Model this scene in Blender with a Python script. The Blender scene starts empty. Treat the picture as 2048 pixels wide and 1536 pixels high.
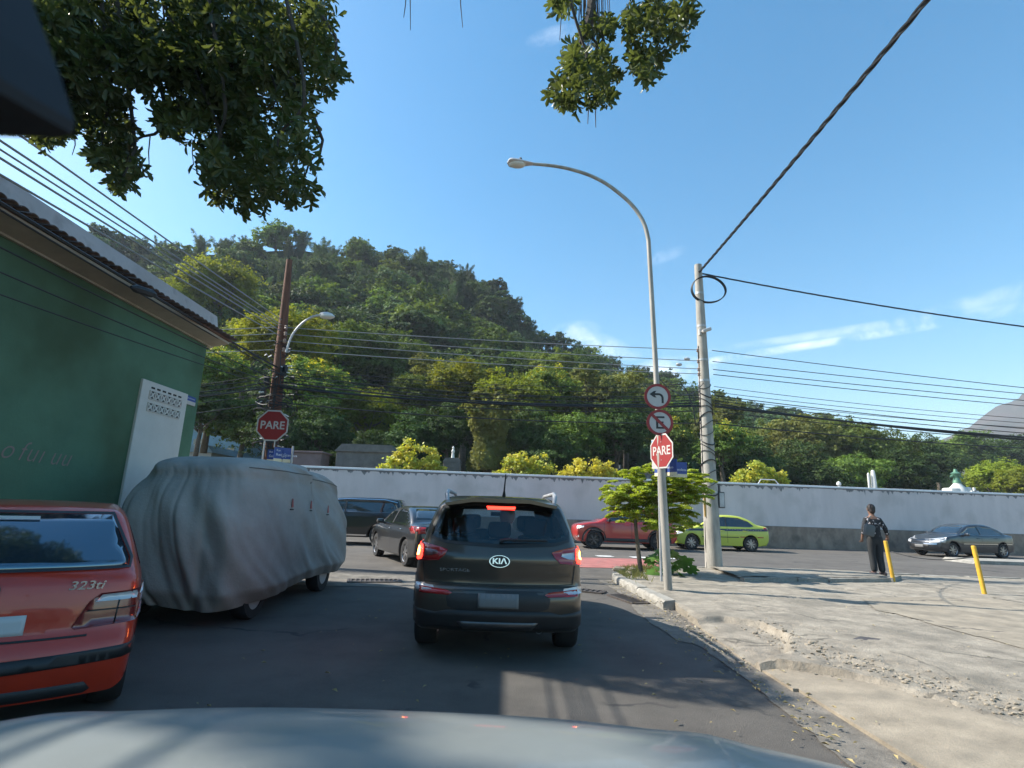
import bpy, bmesh, math, random
import numpy as np
from mathutils import Vector, Matrix
from mathutils.bvhtree import BVHTree
from mathutils.geometry import delaunay_2d_cdt
PI = math.pi
rnd = random.Random(11)
nr = np.random.RandomState(5)
S = bpy.context.scene
C = S.collection
# ------------------------------------------------------------------ camera
FPX = 1100.0; PITCH = math.atan(247 / FPX); ROLL = 0.034; EYE = Vector((0, 0, 1.5))
vf = Vector((0, math.cos(PITCH), math.sin(PITCH))); r0 = Vector((1, 0, 0)); u0 = r0.cross(vf)
vr = r0 * math.cos(ROLL) + u0 * math.sin(ROLL); vu = vr.cross(vf)
cam_d = bpy.data.cameras.new('camera'); cam = bpy.data.objects.new('camera', cam_d); C.objects.link(cam)
cam.matrix_world = Matrix(((vr.x, vu.x, -vf.x, EYE.x), (vr.y, vu.y, -vf.y, EYE.y), (vr.z, vu.z, -vf.z, EYE.z), (0, 0, 0, 1)))
cam_d.sensor_width = 36; cam_d.lens = 36 * FPX / 2048; cam_d.clip_start = 0.03; cam_d.clip_end = 5000
cam_d.dof.use_dof = True; cam_d.dof.focus_distance = 12; cam_d.dof.aperture_fstop = 6.5
S.camera = cam
# ------------------------------------------------------------------ sun and sky
SUN_EL = math.radians(40); SUN_AZ = math.radians(-79.6)      # azimuth from +Y towards +X
SUN = Vector((math.sin(SUN_AZ) * math.cos(SUN_EL), math.cos(SUN_AZ) * math.cos(SUN_EL), math.sin(SUN_EL)))
W = bpy.data.worlds.new('World'); S.world = W; W.use_nodes = True
wn = W.node_tree; wn.nodes.clear()
def wN(t, **k):
    n = wn.nodes.new(t)
    for a, b in k.items(): setattr(n, a, b)
    return n
sky = wN('ShaderNodeTexSky', sky_type='NISHITA', sun_disc=False, sun_elevation=SUN_EL, sun_rotation=SUN_AZ,
         air_density=1.15, dust_density=1.0, ozone_density=2.2, altitude=0)
bg = wN('ShaderNodeBackground'); bg.inputs[1].default_value = 0.115
out = wN('ShaderNodeOutputWorld')
def pdir(px, py): return (vf * FPX + vr * (px - 1024) - vu * (py - 768)).normalized()
geo = wN('ShaderNodeTexCoord')
noi = wN('ShaderNodeTexNoise'); noi.inputs['Scale'].default_value = 13; noi.inputs['Detail'].default_value = 7; noi.inputs['Roughness'].default_value = .62
noi.inputs['Distortion'].default_value = .6
wn.links.new(geo.outputs['Generated'], noi.inputs['Vector'])
def cloud(px, py, length, width, ang, amt):
    """a wisp centred on the direction of that part of the sky; length and width are angles in radians"""
    d = pdir(px, py); t = (vr * math.cos(ang) + vu * math.sin(ang)); t = (t - d * t.dot(d)).normalized(); s = d.cross(t)
    def dot(v, sc):
        a = wN('ShaderNodeVectorMath', operation='DOT_PRODUCT'); a.inputs[1].default_value = v; wn.links.new(geo.outputs['Generated'], a.inputs[0])
        m = wN('ShaderNodeMath', operation='MULTIPLY'); m.inputs[1].default_value = 1 / sc; wn.links.new(a.outputs['Value'], m.inputs[0])
        p = wN('ShaderNodeMath', operation='MULTIPLY'); wn.links.new(m.outputs[0], p.inputs[0]); wn.links.new(m.outputs[0], p.inputs[1]); return p
    A = dot(t, length); B = dot(s, width)
    q = wN('ShaderNodeMath', operation='ADD'); wn.links.new(A.outputs[0], q.inputs[0]); wn.links.new(B.outputs[0], q.inputs[1])
    front = wN('ShaderNodeVectorMath', operation='DOT_PRODUCT'); front.inputs[1].default_value = d; wn.links.new(geo.outputs['Generated'], front.inputs[0])
    fs = wN('ShaderNodeMath', operation='GREATER_THAN'); fs.inputs[1].default_value = 0; wn.links.new(front.outputs['Value'], fs.inputs[0])
    e = wN('ShaderNodeMapRange'); e.inputs[1].default_value = 1; e.inputs[2].default_value = 0; e.inputs[3].default_value = 0; e.inputs[4].default_value = amt
    wn.links.new(q.outputs[0], e.inputs[0])
    m = wN('ShaderNodeMath', operation='MULTIPLY'); wn.links.new(e.outputs[0], m.inputs[0]); wn.links.new(fs.outputs[0], m.inputs[1]); return m
cl = [cloud(1620, 690, .30, .008, .16, .6), cloud(1850, 640, .32, .010, .14, .4), cloud(2060, 580, .22, .016, .25, .3), cloud(1330, 512, .04, .012, .35, .35),
      cloud(1105, 72, .045, .014, .25, .35), cloud(1190, 685, .09, .022, -.3, .55), cloud(1340, 745, .08, .03, .1, .8), cloud(1150, 662, .05, .02, .1, .5)]
acc = cl[0]
for c in cl[1:]:
    a = wN('ShaderNodeMath', operation='MAXIMUM'); wn.links.new(acc.outputs[0], a.inputs[0]); wn.links.new(c.outputs[0], a.inputs[1]); acc = a
nm = wN('ShaderNodeMapRange'); nm.inputs[1].default_value = .40; nm.inputs[2].default_value = .70; wn.links.new(noi.outputs[0], nm.inputs[0])
cm = wN('ShaderNodeMath', operation='MULTIPLY'); wn.links.new(acc.outputs[0], cm.inputs[0]); wn.links.new(nm.outputs[0], cm.inputs[1])
hsv = wN('ShaderNodeHueSaturation'); hsv.inputs['Saturation'].default_value = 1.38; hsv.inputs['Value'].default_value = 1.0; hsv.inputs['Hue'].default_value = .487
wn.links.new(sky.outputs[0], hsv.inputs['Color'])
mx = wN('ShaderNodeMix', data_type='RGBA'); mx.inputs[7].default_value = (8.0, 8.3, 8.8, 1)
wn.links.new(cm.outputs[0], mx.inputs[0]); wn.links.new(hsv.outputs[0], mx.inputs[6]); wn.links.new(mx.outputs[2], bg.inputs[0]); wn.links.new(bg.outputs[0], out.inputs[0])
sl = bpy.data.lights.new('sun', 'SUN'); sun = bpy.data.objects.new('sun', sl); C.objects.link(sun)
sl.energy = 5.0; sl.angle = math.radians(.5); sl.color = (1, .94, .84)
sun.rotation_euler = SUN.to_track_quat('Z', 'Y').to_euler()
S.view_settings.view_transform = 'Standard'; S.view_settings.look = 'None'; S.view_settings.exposure = 1.05; S.view_settings.gamma = 1
S.view_settings.use_curve_mapping = False
S.cycles.max_bounces = 6; S.cycles.transparent_max_bounces = 12; S.cycles.caustics_reflective = False; S.cycles.caustics_refractive = False
# ------------------------------------------------------------------ placing helpers
def ray(px, py): return vf * FPX + vr * (px - 1024) - vu * (py - 768)
def atY(px, py, Y): d = ray(px, py); return EYE + d * (Y / d.y)
def atX(px, py, X): d = ray(px, py); return EYE + d * (X / d.x)
def atZ(px, py, Z=0.0): d = ray(px, py); return EYE + d * ((Z - EYE.z) / d.z)
def proj(p):
    q = Vector(p) - EYE; k = q.dot(vf)
    return (1024 + FPX * q.dot(vr) / k, 768 - FPX * q.dot(vu) / k) if k > .01 else (-9999, -9999)
# ------------------------------------------------------------------ materials
M = {}
def mat(name, col, rough=.6, metal=0.0, var=0.0, vscale=4.0, bump=0.0, bscale=30.0, col2=None, spec=.5, coat=0.0, emis=None, estr=0.0, transl=0.0, objvar=0.0, detail=6, stretch=None, blotch=None, speck=None, crack=None):
    m = bpy.data.materials.new(name); m.use_nodes = True; nt = m.node_tree; b = nt.nodes['Principled BSDF']
    b.inputs['Roughness'].default_value = rough; b.inputs['Metallic'].default_value = metal; b.inputs['Specular IOR Level'].default_value = spec
    b.inputs['Coat Weight'].default_value = coat; b.inputs['Coat Roughness'].default_value = .04
    b.inputs['Base Color'].default_value = (*col, 1)
    tc = nt.nodes.new('ShaderNodeTexCoord'); src = tc.outputs['Object']
    if stretch:
        mp = nt.nodes.new('ShaderNodeMapping'); mp.inputs['Scale'].default_value = stretch; nt.links.new(src, mp.inputs[0]); src = mp.outputs[0]
    cur = None
    if var or col2:
        n = nt.nodes.new('ShaderNodeTexNoise'); n.inputs['Scale'].default_value = vscale; n.inputs['Detail'].default_value = detail; n.inputs['Roughness'].default_value = .65
        nt.links.new(src, n.inputs['Vector'])
        r = nt.nodes.new('ShaderNodeMapRange'); r.inputs[1].default_value = .3; r.inputs[2].default_value = .7; nt.links.new(n.outputs[0], r.inputs[0])
        x = nt.nodes.new('ShaderNodeMix'); x.data_type = 'RGBA'
        c2 = col2 if col2 else tuple(c * (1 - var) for c in col); c1 = col if col2 else tuple(min(1, c * (1 + var * .7)) for c in col)
        x.inputs[6].default_value = (*c2, 1); x.inputs[7].default_value = (*c1, 1); nt.links.new(r.outputs[0], x.inputs[0]); cur = x.outputs[2]
    if blotch:
        bs, bc, lo, hi = blotch
        n = nt.nodes.new('ShaderNodeTexNoise'); n.inputs['Scale'].default_value = bs; n.inputs['Detail'].default_value = 4; nt.links.new(tc.outputs['Object'], n.inputs['Vector'])
        r = nt.nodes.new('ShaderNodeMapRange'); r.inputs[1].default_value = lo; r.inputs[2].default_value = hi; nt.links.new(n.outputs[0], r.inputs[0])
        x = nt.nodes.new('ShaderNodeMix'); x.data_type = 'RGBA'; x.inputs[7].default_value = (*bc, 1); nt.links.new(r.outputs[0], x.inputs[0])
        if cur: nt.links.new(cur, x.inputs[6])
        else: x.inputs[6].default_value = (*col, 1)
        cur = x.outputs[2]
    if speck:
        sc_, lo_, hi_, c_ = speck
        n = nt.nodes.new('ShaderNodeTexNoise'); n.inputs['Scale'].default_value = sc_; n.inputs['Detail'].default_value = 3; n.inputs['Roughness'].default_value = .8; nt.links.new(tc.outputs['Object'], n.inputs['Vector'])
        r = nt.nodes.new('ShaderNodeMapRange'); r.inputs[1].default_value = lo_; r.inputs[2].default_value = hi_; r.inputs[4].default_value = .75; nt.links.new(n.outputs[0], r.inputs[0])
        x = nt.nodes.new('ShaderNodeMix'); x.data_type = 'RGBA'; x.inputs[7].default_value = (*c_, 1); nt.links.new(r.outputs[0], x.inputs[0]); nt.links.new(cur, x.inputs[6]); cur = x.outputs[2]
    if crack:
        sc_, th_, c_, keep_ = crack
        n0 = nt.nodes.new('ShaderNodeTexNoise'); n0.inputs['Scale'].default_value = 5; n0.inputs['Detail'].default_value = 6; nt.links.new(tc.outputs['Object'], n0.inputs['Vector'])
        va = nt.nodes.new('ShaderNodeMix'); va.data_type = 'VECTOR'; va.inputs[0].default_value = .22; nt.links.new(tc.outputs['Object'], va.inputs[4]); nt.links.new(n0.outputs['Color'], va.inputs[5])
        vo = nt.nodes.new('ShaderNodeTexVoronoi'); vo.feature = 'DISTANCE_TO_EDGE'; vo.inputs['Scale'].default_value = sc_; nt.links.new(va.outputs[1], vo.inputs['Vector'])
        r = nt.nodes.new('ShaderNodeMapRange'); r.inputs[1].default_value = th_; r.inputs[2].default_value = th_ * 2.2; r.inputs[3].default_value = .85; r.inputs[4].default_value = 0; nt.links.new(vo.outputs[0], r.inputs[0])
        n1 = nt.nodes.new('ShaderNodeTexNoise'); n1.inputs['Scale'].default_value = .9; n1.inputs['Detail'].default_value = 2; nt.links.new(tc.outputs['Object'], n1.inputs['Vector'])
        r1 = nt.nodes.new('ShaderNodeMapRange'); r1.inputs[1].default_value = keep_; r1.inputs[2].default_value = keep_ + .08; nt.links.new(n1.outputs[0], r1.inputs[0])
        mm = nt.nodes.new('ShaderNodeMath'); mm.operation = 'MULTIPLY'; nt.links.new(r.outputs[0], mm.inputs[0]); nt.links.new(r1.outputs[0], mm.inputs[1])
        x = nt.nodes.new('ShaderNodeMix'); x.data_type = 'RGBA'; x.inputs[7].default_value = (*c_, 1); nt.links.new(mm.outputs[0], x.inputs[0]); nt.links.new(cur, x.inputs[6]); cur = x.outputs[2]
    if objvar:
        oi = nt.nodes.new('ShaderNodeObjectInfo'); h = nt.nodes.new('ShaderNodeHueSaturation')
        r = nt.nodes.new('ShaderNodeMapRange'); r.inputs[3].default_value = 1 - objvar; r.inputs[4].default_value = 1 + objvar; nt.links.new(oi.outputs['Random'], r.inputs[0]); nt.links.new(r.outputs[0], h.inputs['Value'])
        r2 = nt.nodes.new('ShaderNodeMapRange'); r2.inputs[3].default_value = .5 - objvar * .06; r2.inputs[4].default_value = .5 + objvar * .05
        m2 = nt.nodes.new('ShaderNodeMath'); m2.operation = 'FRACT'; m3 = nt.nodes.new('ShaderNodeMath'); m3.operation = 'MULTIPLY'; m3.inputs[1].default_value = 7.13
        nt.links.new(oi.outputs['Random'], m3.inputs[0]); nt.links.new(m3.outputs[0], m2.inputs[0]); nt.links.new(m2.outputs[0], r2.inputs[0]); nt.links.new(r2.outputs[0], h.inputs['Hue'])
        if cur: nt.links.new(cur, h.inputs['Color'])
        else: h.inputs['Color'].default_value = (*col, 1)
        cur = h.outputs[0]
    if cur: nt.links.new(cur, b.inputs['Base Color'])
    if bump:
        n = nt.nodes.new('ShaderNodeTexNoise'); n.inputs['Scale'].default_value = bscale; n.inputs['Detail'].default_value = 8; n.inputs['Roughness'].default_value = .7; nt.links.new(src, n.inputs['Vector'])
        bp = nt.nodes.new('ShaderNodeBump'); bp.inputs['Strength'].default_value = bump; bp.inputs['Distance'].default_value = .02; nt.links.new(n.outputs[0], bp.inputs['Height']); nt.links.new(bp.outputs[0], b.inputs['Normal'])
    if emis:
        b.inputs['Emission Color'].default_value = (*emis, 1); b.inputs['Emission Strength'].default_value = estr
    if transl:
        t = nt.nodes.new('ShaderNodeBsdfTranslucent'); t.inputs[0].default_value = (*[min(1, c * 1.6) for c in col], 1)
        if cur:
            g = nt.nodes.new('ShaderNodeMix'); g.data_type = 'RGBA'; g.blend_type = 'MULTIPLY'; g.inputs[0].default_value = 1; g.inputs[7].default_value = (1.9, 1.8, .8, 1)
            nt.links.new(cur, g.inputs[6]); nt.links.new(g.outputs[2], t.inputs[0])
        ms = nt.nodes.new('ShaderNodeMixShader'); ms.inputs[0].default_value = transl
        nt.links.new(b.outputs[0], ms.inputs[1]); nt.links.new(t.outputs[0], ms.inputs[2]); nt.links.new(ms.outputs[0], nt.nodes['Material Output'].inputs[0])
    M[name] = m; return m
def glassmat(name, tint, gloss=.12, rough=.02):
    m = bpy.data.materials.new(name); m.use_nodes = True; nt = m.node_tree; nt.nodes.remove(nt.nodes['Principled BSDF'])
    t = nt.nodes.new('ShaderNodeBsdfTransparent'); t.inputs[0].default_value = (*tint, 1)
    g = nt.nodes.new('ShaderNodeBsdfGlossy'); g.inputs['Roughness'].default_value = rough
    f = nt.nodes.new('ShaderNodeFresnel'); f.inputs[0].default_value = 1.5
    a = nt.nodes.new('ShaderNodeMath'); a.operation = 'ADD'; a.inputs[1].default_value = gloss; nt.links.new(f.outputs[0], a.inputs[0])
    ms = nt.nodes.new('ShaderNodeMixShader'); nt.links.new(a.outputs[0], ms.inputs[0]); nt.links.new(t.outputs[0], ms.inputs[1]); nt.links.new(g.outputs[0], ms.inputs[2]); nt.links.new(ms.outputs[0], nt.nodes['Material Output'].inputs[0])
    M[name] = m; return m
# ------------------------------------------------------------------ object helpers
def tag(o, label=None, cat=None, group=None, kind=None):
    if label: o['label'] = label
    if cat: o['category'] = cat
    if group: o['group'] = group
    if kind: o['kind'] = kind
    return o
def empty(name, loc=(0, 0, 0), rz=0, **k):
    o = bpy.data.objects.new(name, None); C.objects.link(o); o.location = loc; o.rotation_euler = (0, 0, rz); o.empty_display_size = .2
    return tag(o, **k)
def link(name, me, parent=None, **k):
    o = bpy.data.objects.new(name, me); C.objects.link(o)
    if parent: o.parent = parent
    return tag(o, **k)
def mesh(name, v, f, m=None, smooth=False, sharp=None):
    me = bpy.data.meshes.new(name)
    if isinstance(v, np.ndarray): v = v.tolist()
    me.from_pydata([tuple(p) for p in v], [], f)
    if m: me.materials.append(M[m] if isinstance(m, str) else m)
    if smooth:
        me.polygons.foreach_set('use_smooth', [True] * len(me.polygons))
        if sharp: me.set_sharp_from_angle(angle=math.radians(sharp))
    me.update(); return me
def copy_tree(o, parent=None, **k):
    c = o.copy(); C.objects.link(c)
    if parent: c.parent = parent
    for ch in o.children: copy_tree(ch, c)
    return tag(c, **k)
class MB:
    def __init__(s): s.v = []; s.f = []
    def add(s, v, f):
        n = len(s.v); s.v += [tuple(p) for p in v]; s.f += [[i + n for i in q] for q in f]; return s
    def box(s, c, d, rot=None, bev=0.0):
        x, y, z = [a / 2 for a in d]
        if bev > 0:
            b = min(bev, x * .9, y * .9, z * .9); vs = []
            bm = bmesh.new(); bmesh.ops.create_cube(bm, size=1)
            for w in bm.verts: w.co = Vector((w.co.x * 2 * x, w.co.y * 2 * y, w.co.z * 2 * z))
            bmesh.ops.bevel(bm, geom=bm.edges[:], offset=b, segments=2, affect='EDGES', profile=.5)
            bm.verts.index_update(); vs = [w.co.copy() for w in bm.verts]; fs = [[w.index for w in q.verts] for q in bm.faces]; bm.free()
        else:
            vs = [Vector((i * x, j * y, k * z)) for i in (-1, 1) for j in (-1, 1) for k in (-1, 1)]
            fs = [[0, 1, 3, 2], [4, 6, 7, 5], [0, 4, 5, 1], [2, 3, 7, 6], [0, 2, 6, 4], [1, 5, 7, 3]]
        if rot is not None: vs = [rot @ w for w in vs]
        return s.add([w + Vector(c) for w in vs], fs)
    def tube(s, pts, rad, n=8, cap=True, closed=False):
        pts = [Vector(p) for p in pts]; N = len(pts); vs = []
        if not hasattr(rad, '__len__'): rad = [rad] * N
        up = None
        for i, p in enumerate(pts):
            if closed: t = (pts[(i + 1) % N] - pts[i - 1])
            else: t = (pts[min(i + 1, N - 1)] - pts[max(i - 1, 0)])
            t.normalize()
            if up is None: up = t.orthogonal().normalized()
            else: up = (up - t * up.dot(t)); up = up.normalized() if up.length > 1e-6 else t.orthogonal().normalized()
            w = t.cross(up)
            vs += [p + (up * math.cos(2 * PI * k / n) + w * math.sin(2 * PI * k / n)) * rad[i] for k in range(n)]
        fs = []
        for i in range(N if closed else N - 1):
            a = i * n; b = ((i + 1) % N) * n
            fs += [[a + k, a + (k + 1) % n, b + (k + 1) % n, b + k] for k in range(n)]
        if cap and not closed: fs += [list(range(n))[::-1], [(N - 1) * n + k for k in range(n)]]
        return s.add(vs, fs)
    def lathe(s, prof, n=24, axis='Z', o=(0, 0, 0), sx=1, sy=1, cap=True):
        vs = []; N = len(prof)
        for r, h in prof:
            for k in range(n):
                a = 2 * PI * k / n; x, y = r * math.cos(a) * sx, r * math.sin(a) * sy
                vs.append({'Z': (x, y, h), 'X': (h, x, y), 'Y': (x, h, y)}[axis])
        fs = [[i * n + k, i * n + (k + 1) % n, (i + 1) * n + (k + 1) % n, (i + 1) * n + k] for i in range(N - 1) for k in range(n)]
        if cap and prof[0][0] > 1e-6: fs.append(list(range(n))[::-1])
        if cap and prof[-1][0] > 1e-6: fs.append([(N - 1) * n + k for k in range(n)])
        return s.add([Vector(p) + Vector(o) for p in vs], fs)
    def prism(s, poly, y0, y1, rot=None, o=(0, 0, 0)):
        """poly in XZ, extruded along Y"""
        n = len(poly); vs = [Vector((x, y0, z)) for x, z in poly] + [Vector((x, y1, z)) for x, z in poly]
        if rot is not None: vs = [rot @ w for w in vs]
        fs = [list(range(n)), [n + k for k in range(n)][::-1]] + [[k, n + k, n + (k + 1) % n, (k + 1) % n] for k in range(n)]
        return s.add([w + Vector(o) for w in vs], fs)
    def ico(s, c, r, sub=1, sq=(1, 1, 1), jit=0):
        bm = bmesh.new(); bmesh.ops.create_icosphere(bm, subdivisions=sub, radius=1)
        vs = [Vector((w.co.x * r * sq[0], w.co.y * r * sq[1], w.co.z * r * sq[2])) * (1 + jit * (rnd.random() - .5)) + Vector(c) for w in bm.verts]
        bm.verts.index_update(); fs = [[w.index for w in q.verts] for q in bm.faces]; bm.free(); return s.add(vs, fs)
    def obj(s, name, m, parent=None, smooth=False, sharp=35, **k):
        return link(name, mesh(name, s.v, s.f, m, smooth, sharp if smooth else None), parent, **k)
def text_obj(name, s, size, m, parent, loc, rot, depth=.0015, sx=1.0, shear=0.0, bold=0.0, align='CENTER'):
    cu = bpy.data.curves.new('tmp', 'FONT'); cu.body = s; cu.size = size; cu.extrude = depth; cu.align_x = align; cu.align_y = 'CENTER'; cu.shear = shear; cu.offset = bold; cu.resolution_u = 3
    o = bpy.data.objects.new('tmp', cu); C.objects.link(o); dg = bpy.context.evaluated_depsgraph_get(); me = bpy.data.meshes.new_from_object(o.evaluated_get(dg)); me.name = name
    bpy.data.objects.remove(o); bpy.data.curves.remove(cu); me.materials.clear(); me.materials.append(M[m])
    o = link(name, me, parent); o.location = loc; o.rotation_euler = rot; o.scale = (sx, 1, 1); return o
def catmull(P, per=6, closed=False):
    P = [Vector(p) for p in P]; out = []; n = len(P)
    for i in range(n if closed else n - 1):
        a, b = P[i], P[(i + 1) % n]; p0 = P[i - 1] if (i > 0 or closed) else a * 2 - b; p3 = P[(i + 2) % n] if (i + 2 < n or closed) else b * 2 - a
        for k in range(per):
            t = k / per
            out.append(.5 * ((2 * a) + (b - p0) * t + (2 * p0 - 5 * a + 4 * b - p3) * t * t + (3 * a - p0 - 3 * b + p3) * t ** 3))
    if not closed: out.append(P[-1])
    return out
def inpoly(x, y, P):
    c = False; n = len(P); j = n - 1
    for i in range(n):
        if (P[i][1] > y) != (P[j][1] > y) and x < (P[j][0] - P[i][0]) * (y - P[i][1]) / (P[j][1] - P[i][1]) + P[i][0]: c = not c
        j = i
    return c
def vnoise(x, y, seed=0):
    x = np.asarray(x, float); y = np.asarray(y, float)
    xi = np.floor(x).astype(int); yi = np.floor(y).astype(int); xf = x - xi; yf = y - yi
    def h(a, b):
        n = (a * 374761393 + b * 668265263 + seed * 1274126177) & 0x7fffffff; n = ((n ^ (n >> 13)) * 1274126177) & 0x7fffffff
        return ((n ^ (n >> 16)) & 0xffff) / 65535.0
    u = xf * xf * (3 - 2 * xf); v = yf * yf * (3 - 2 * yf)
    return (h(xi, yi) * (1 - u) + h(xi + 1, yi) * u) * (1 - v) + (h(xi, yi + 1) * (1 - u) + h(xi + 1, yi + 1) * u) * v
def fbm(x, y, seed=0, oct=4):
    s = 0; a = .5
    for k in range(oct): s = s + a * vnoise(np.asarray(x) * 2 ** k, np.asarray(y) * 2 ** k, seed + k * 17); a *= .5
    return s
# ------------------------------------------------------------------ palette
mat('asphalt', (.10, .091, .080), .88, var=.35, vscale=1.2, bump=.8, bscale=120, blotch=(.45, (.125, .114, .098), .5, .72), speck=(110, .52, .72, (.18, .165, .145)), crack=(.45, .006, (.035, .035, .035), .52))
mat('concrete_paving', (.31, .275, .22), .92, var=.45, vscale=3.5, bump=1.0, bscale=38, detail=14, blotch=(1.3, (.17, .155, .125), .52, .74), speck=(48, .50, .75, (.16, .14, .11)), crack=(1.0, .009, (.11, .10, .08), .53))
mat('concrete_slab', (.29, .25, .19), .88, var=.35, vscale=2.6, bump=.5, bscale=60, detail=12, blotch=(2.5, (.18, .16, .125), .55, .78), speck=(70, .52, .78, (.15, .13, .10)), crack=(.5, .006, (.08, .07, .06), .5))
mat('kerb_stone', (.30, .285, .25), .9, var=.4, vscale=5, bump=.8, bscale=30)
mat('gutter_concrete', (.19, .172, .145), .9, var=.5, vscale=4, bump=.8, bscale=50, detail=12, speck=(60, .5, .75, (.10, .09, .07)))
mat('rubble', (.30, .26, .20), .9, var=.4, vscale=8)
mat('iron', (.13, .11, .10), .6, .6, var=.4, vscale=8)
mat('paint_red', (.36, .13, .115), .85, var=.3, vscale=3, bump=.3, bscale=90, blotch=(6, (.18, .13, .12), .58, .7))
mat('paint_white', (.62, .62, .6), .8, var=.2, vscale=6, blotch=(8, (.2, .2, .2), .56, .68))
mat('green_plaster', (.085, .18, .11), .8, var=.16, vscale=1.5, bump=.35, bscale=25, detail=10, blotch=(.5, (.05, .095, .045), .45, .66), speck=(9, .62, .8, (.06, .13, .09)))
mat('cream_plaster', (.42, .38, .31), .8, var=.15, vscale=3)
mat('grey_plaster', (.46, .43, .42), .85, var=.2, vscale=1.5, blotch=(3, (.25, .23, .22), .55, .75))
mat('white_plaster', (.58, .56, .52), .8, var=.08, vscale=2)
mat('dark_gap', (.03, .03, .03), .9)
mat('tile', (.15, .12, .11), .85, var=.4, vscale=9, objvar=.25)
mat('graffiti', (.26, .19, .17), .8)
mat('wall_white', (.70, .60, .575), .85, var=.12, vscale=.9, bump=.2, bscale=15, stretch=(1, 1, .25), detail=10, blotch=(.7, (.52, .45, .42), .52, .75))
mat('wall_band', (.32, .235, .18), .92, var=.35, vscale=2.5, bump=.6, bscale=12, detail=12, stretch=(1, 1, .6), blotch=(1.6, (.16, .125, .10), .5, .7))
mat('wall_cap', (.85, .85, .85), .7, var=.05, vscale=2)
mat('wall_stain', (.26, .24, .24), .9, var=.3, vscale=6)
mat('car_bronze', (.085, .070, .055), .3, .5, coat=.8)
mat('mirror_black', (.006, .006, .008), .7)
mat('plastic_black', (.022, .022, .023), .5, var=.2, vscale=6)
mat('rubber', (.018, .018, .019), .8, var=.3, vscale=9, bump=.2, bscale=40)
mat('alloy', (.45, .45, .46), .3, .9)
mat('alloy_dark', (.12, .12, .125), .35, .8)
mat('chrome', (.75, .75, .76), .12, 1.0)
mat('car_black', (.012, .012, .014), .28, .2, coat=1.0)
mat('car_red', (.47, .035, .012), .35, .1, coat=.7, var=.1, vscale=2)
mat('car_red_suv', (.42, .03, .025), .3, .1, coat=1)
mat('taxi_yellow', (.50, .55, .06), .35, 0, coat=.8)
mat('taxi_stripe', (.03, .05, .10), .5)
mat('car_graphite', (.028, .032, .04), .3, .5, coat=.9)
mat('car_silver_blue', (.21, .225, .215), .42, .05, coat=.3, var=.12, vscale=3, blotch=(2.0, (.22, .24, .235), .5, .75))
mat('glass_dark', (.012, .016, .02), .05, 0, spec=.9, coat=1)
mat('glass_sky_tint', (.09, .145, .19), .07, .8, spec=1, coat=1)  # blue of the reflected sky put into the glass colour
glassmat('glass_tint', (.55, .62, .62), .03)
mat('lamp_red', (.35, .012, .012), .2, coat=1)
mat('lamp_lit', (.9, .03, .03), .2, emis=(1, .035, .02), estr=3.0)
mat('lamp_core', (1, .3, .1), .2, emis=(1, .30, .06), estr=9.0)
mat('lamp_clear', (.55, .56, .57), .15, coat=1, spec=1)
mat('lamp_dark_red', (.17, .02, .018), .2, coat=1)
mat('lamp_smoke', (.14, .05, .05), .2, coat=1)
mat('lamp_headlight_on', (1, 1, .95), .2, emis=(1, .97, .9), estr=10)
mat('seat_fabric', (.03, .03, .033), .9)
mat('plate_pale', (.5, .5, .49), .5)
mat('plate_grey', (.17, .17, .17), .5, var=.05, vscale=30)
mat('cover_cloth', (.33, .305, .275), .85, var=.12, vscale=3, bump=.5, bscale=14, blotch=(.8, (.25, .225, .20), .5, .75))
mat('cloth_seam', (.10, .105, .105), .9)
mat('tag_red', (.35, .10, .09), .8)
mat('steel_galv', (.42, .43, .44), .5, .35, var=.3, vscale=3)
mat('pole_paint', (.34, .32, .28), .6, .1, var=.35, vscale=3, stretch=(2, 2, .4))
mat('concrete_pole', (.36, .34, .30), .85, var=.35, vscale=3, bump=.4, bscale=30, stretch=(2, 2, .5))
mat('wood_pole', (.15, .065, .04), .85, var=.5, vscale=3, bump=.5, bscale=30, stretch=(4, 4, .5))
mat('sign_red', (.27, .02, .02), .45)
mat('sign_white', (.50, .48, .45), .5, var=.05, vscale=10)
mat('sign_black', (.02, .02, .02), .5)
mat('sign_blue', (.02, .06, .26), .45)
mat('sign_cyan', (.05, .35, .6), .45)
mat('sign_cream', (.65, .60, .42), .5)
mat('sign_text', (.6, .65, .75), .5)
mat('cable', (.02, .022, .025), .6)
mat('cable_grey', (.30, .31, .30), .5, .3)
mat('ceramic', (.35, .25, .2), .4)
mat('tape_white', (.7, .7, .68), .6)
mat('lamp_shell', (.55, .55, .56), .45, .2)
mat('lamp_bowl', (.62, .62, .58), .25, coat=.5)
mat('yellow_paint', (.62, .36, .03), .6, var=.12, vscale=8, blotch=(12, (.35, .22, .08), .62, .72))
mat('bark', (.12, .10, .075), .9, var=.4, vscale=6, bump=.6, bscale=20)
mat('bark_dark', (.06, .05, .04), .9, var=.4, vscale=6, bump=.6, bscale=20)
mat('root_brown', (.10, .07, .05), .9)
mat('leaf_fig', (.085, .11, .045), .38, var=.45, vscale=1.2, transl=.3, spec=.4)
mat('leaf_lime', (.31, .38, .05), .5, var=.35, vscale=3.0, transl=.4)
mat('leaf_big', (.10, .20, .04), .45, var=.3, vscale=4, transl=.3)
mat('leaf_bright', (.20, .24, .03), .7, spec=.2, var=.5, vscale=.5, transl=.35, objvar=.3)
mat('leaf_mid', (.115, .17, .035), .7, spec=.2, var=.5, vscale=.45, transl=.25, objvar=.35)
mat('leaf_dark', (.06, .105, .03), .7, spec=.2, var=.5, vscale=.4, transl=.2, objvar=.35)
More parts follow.
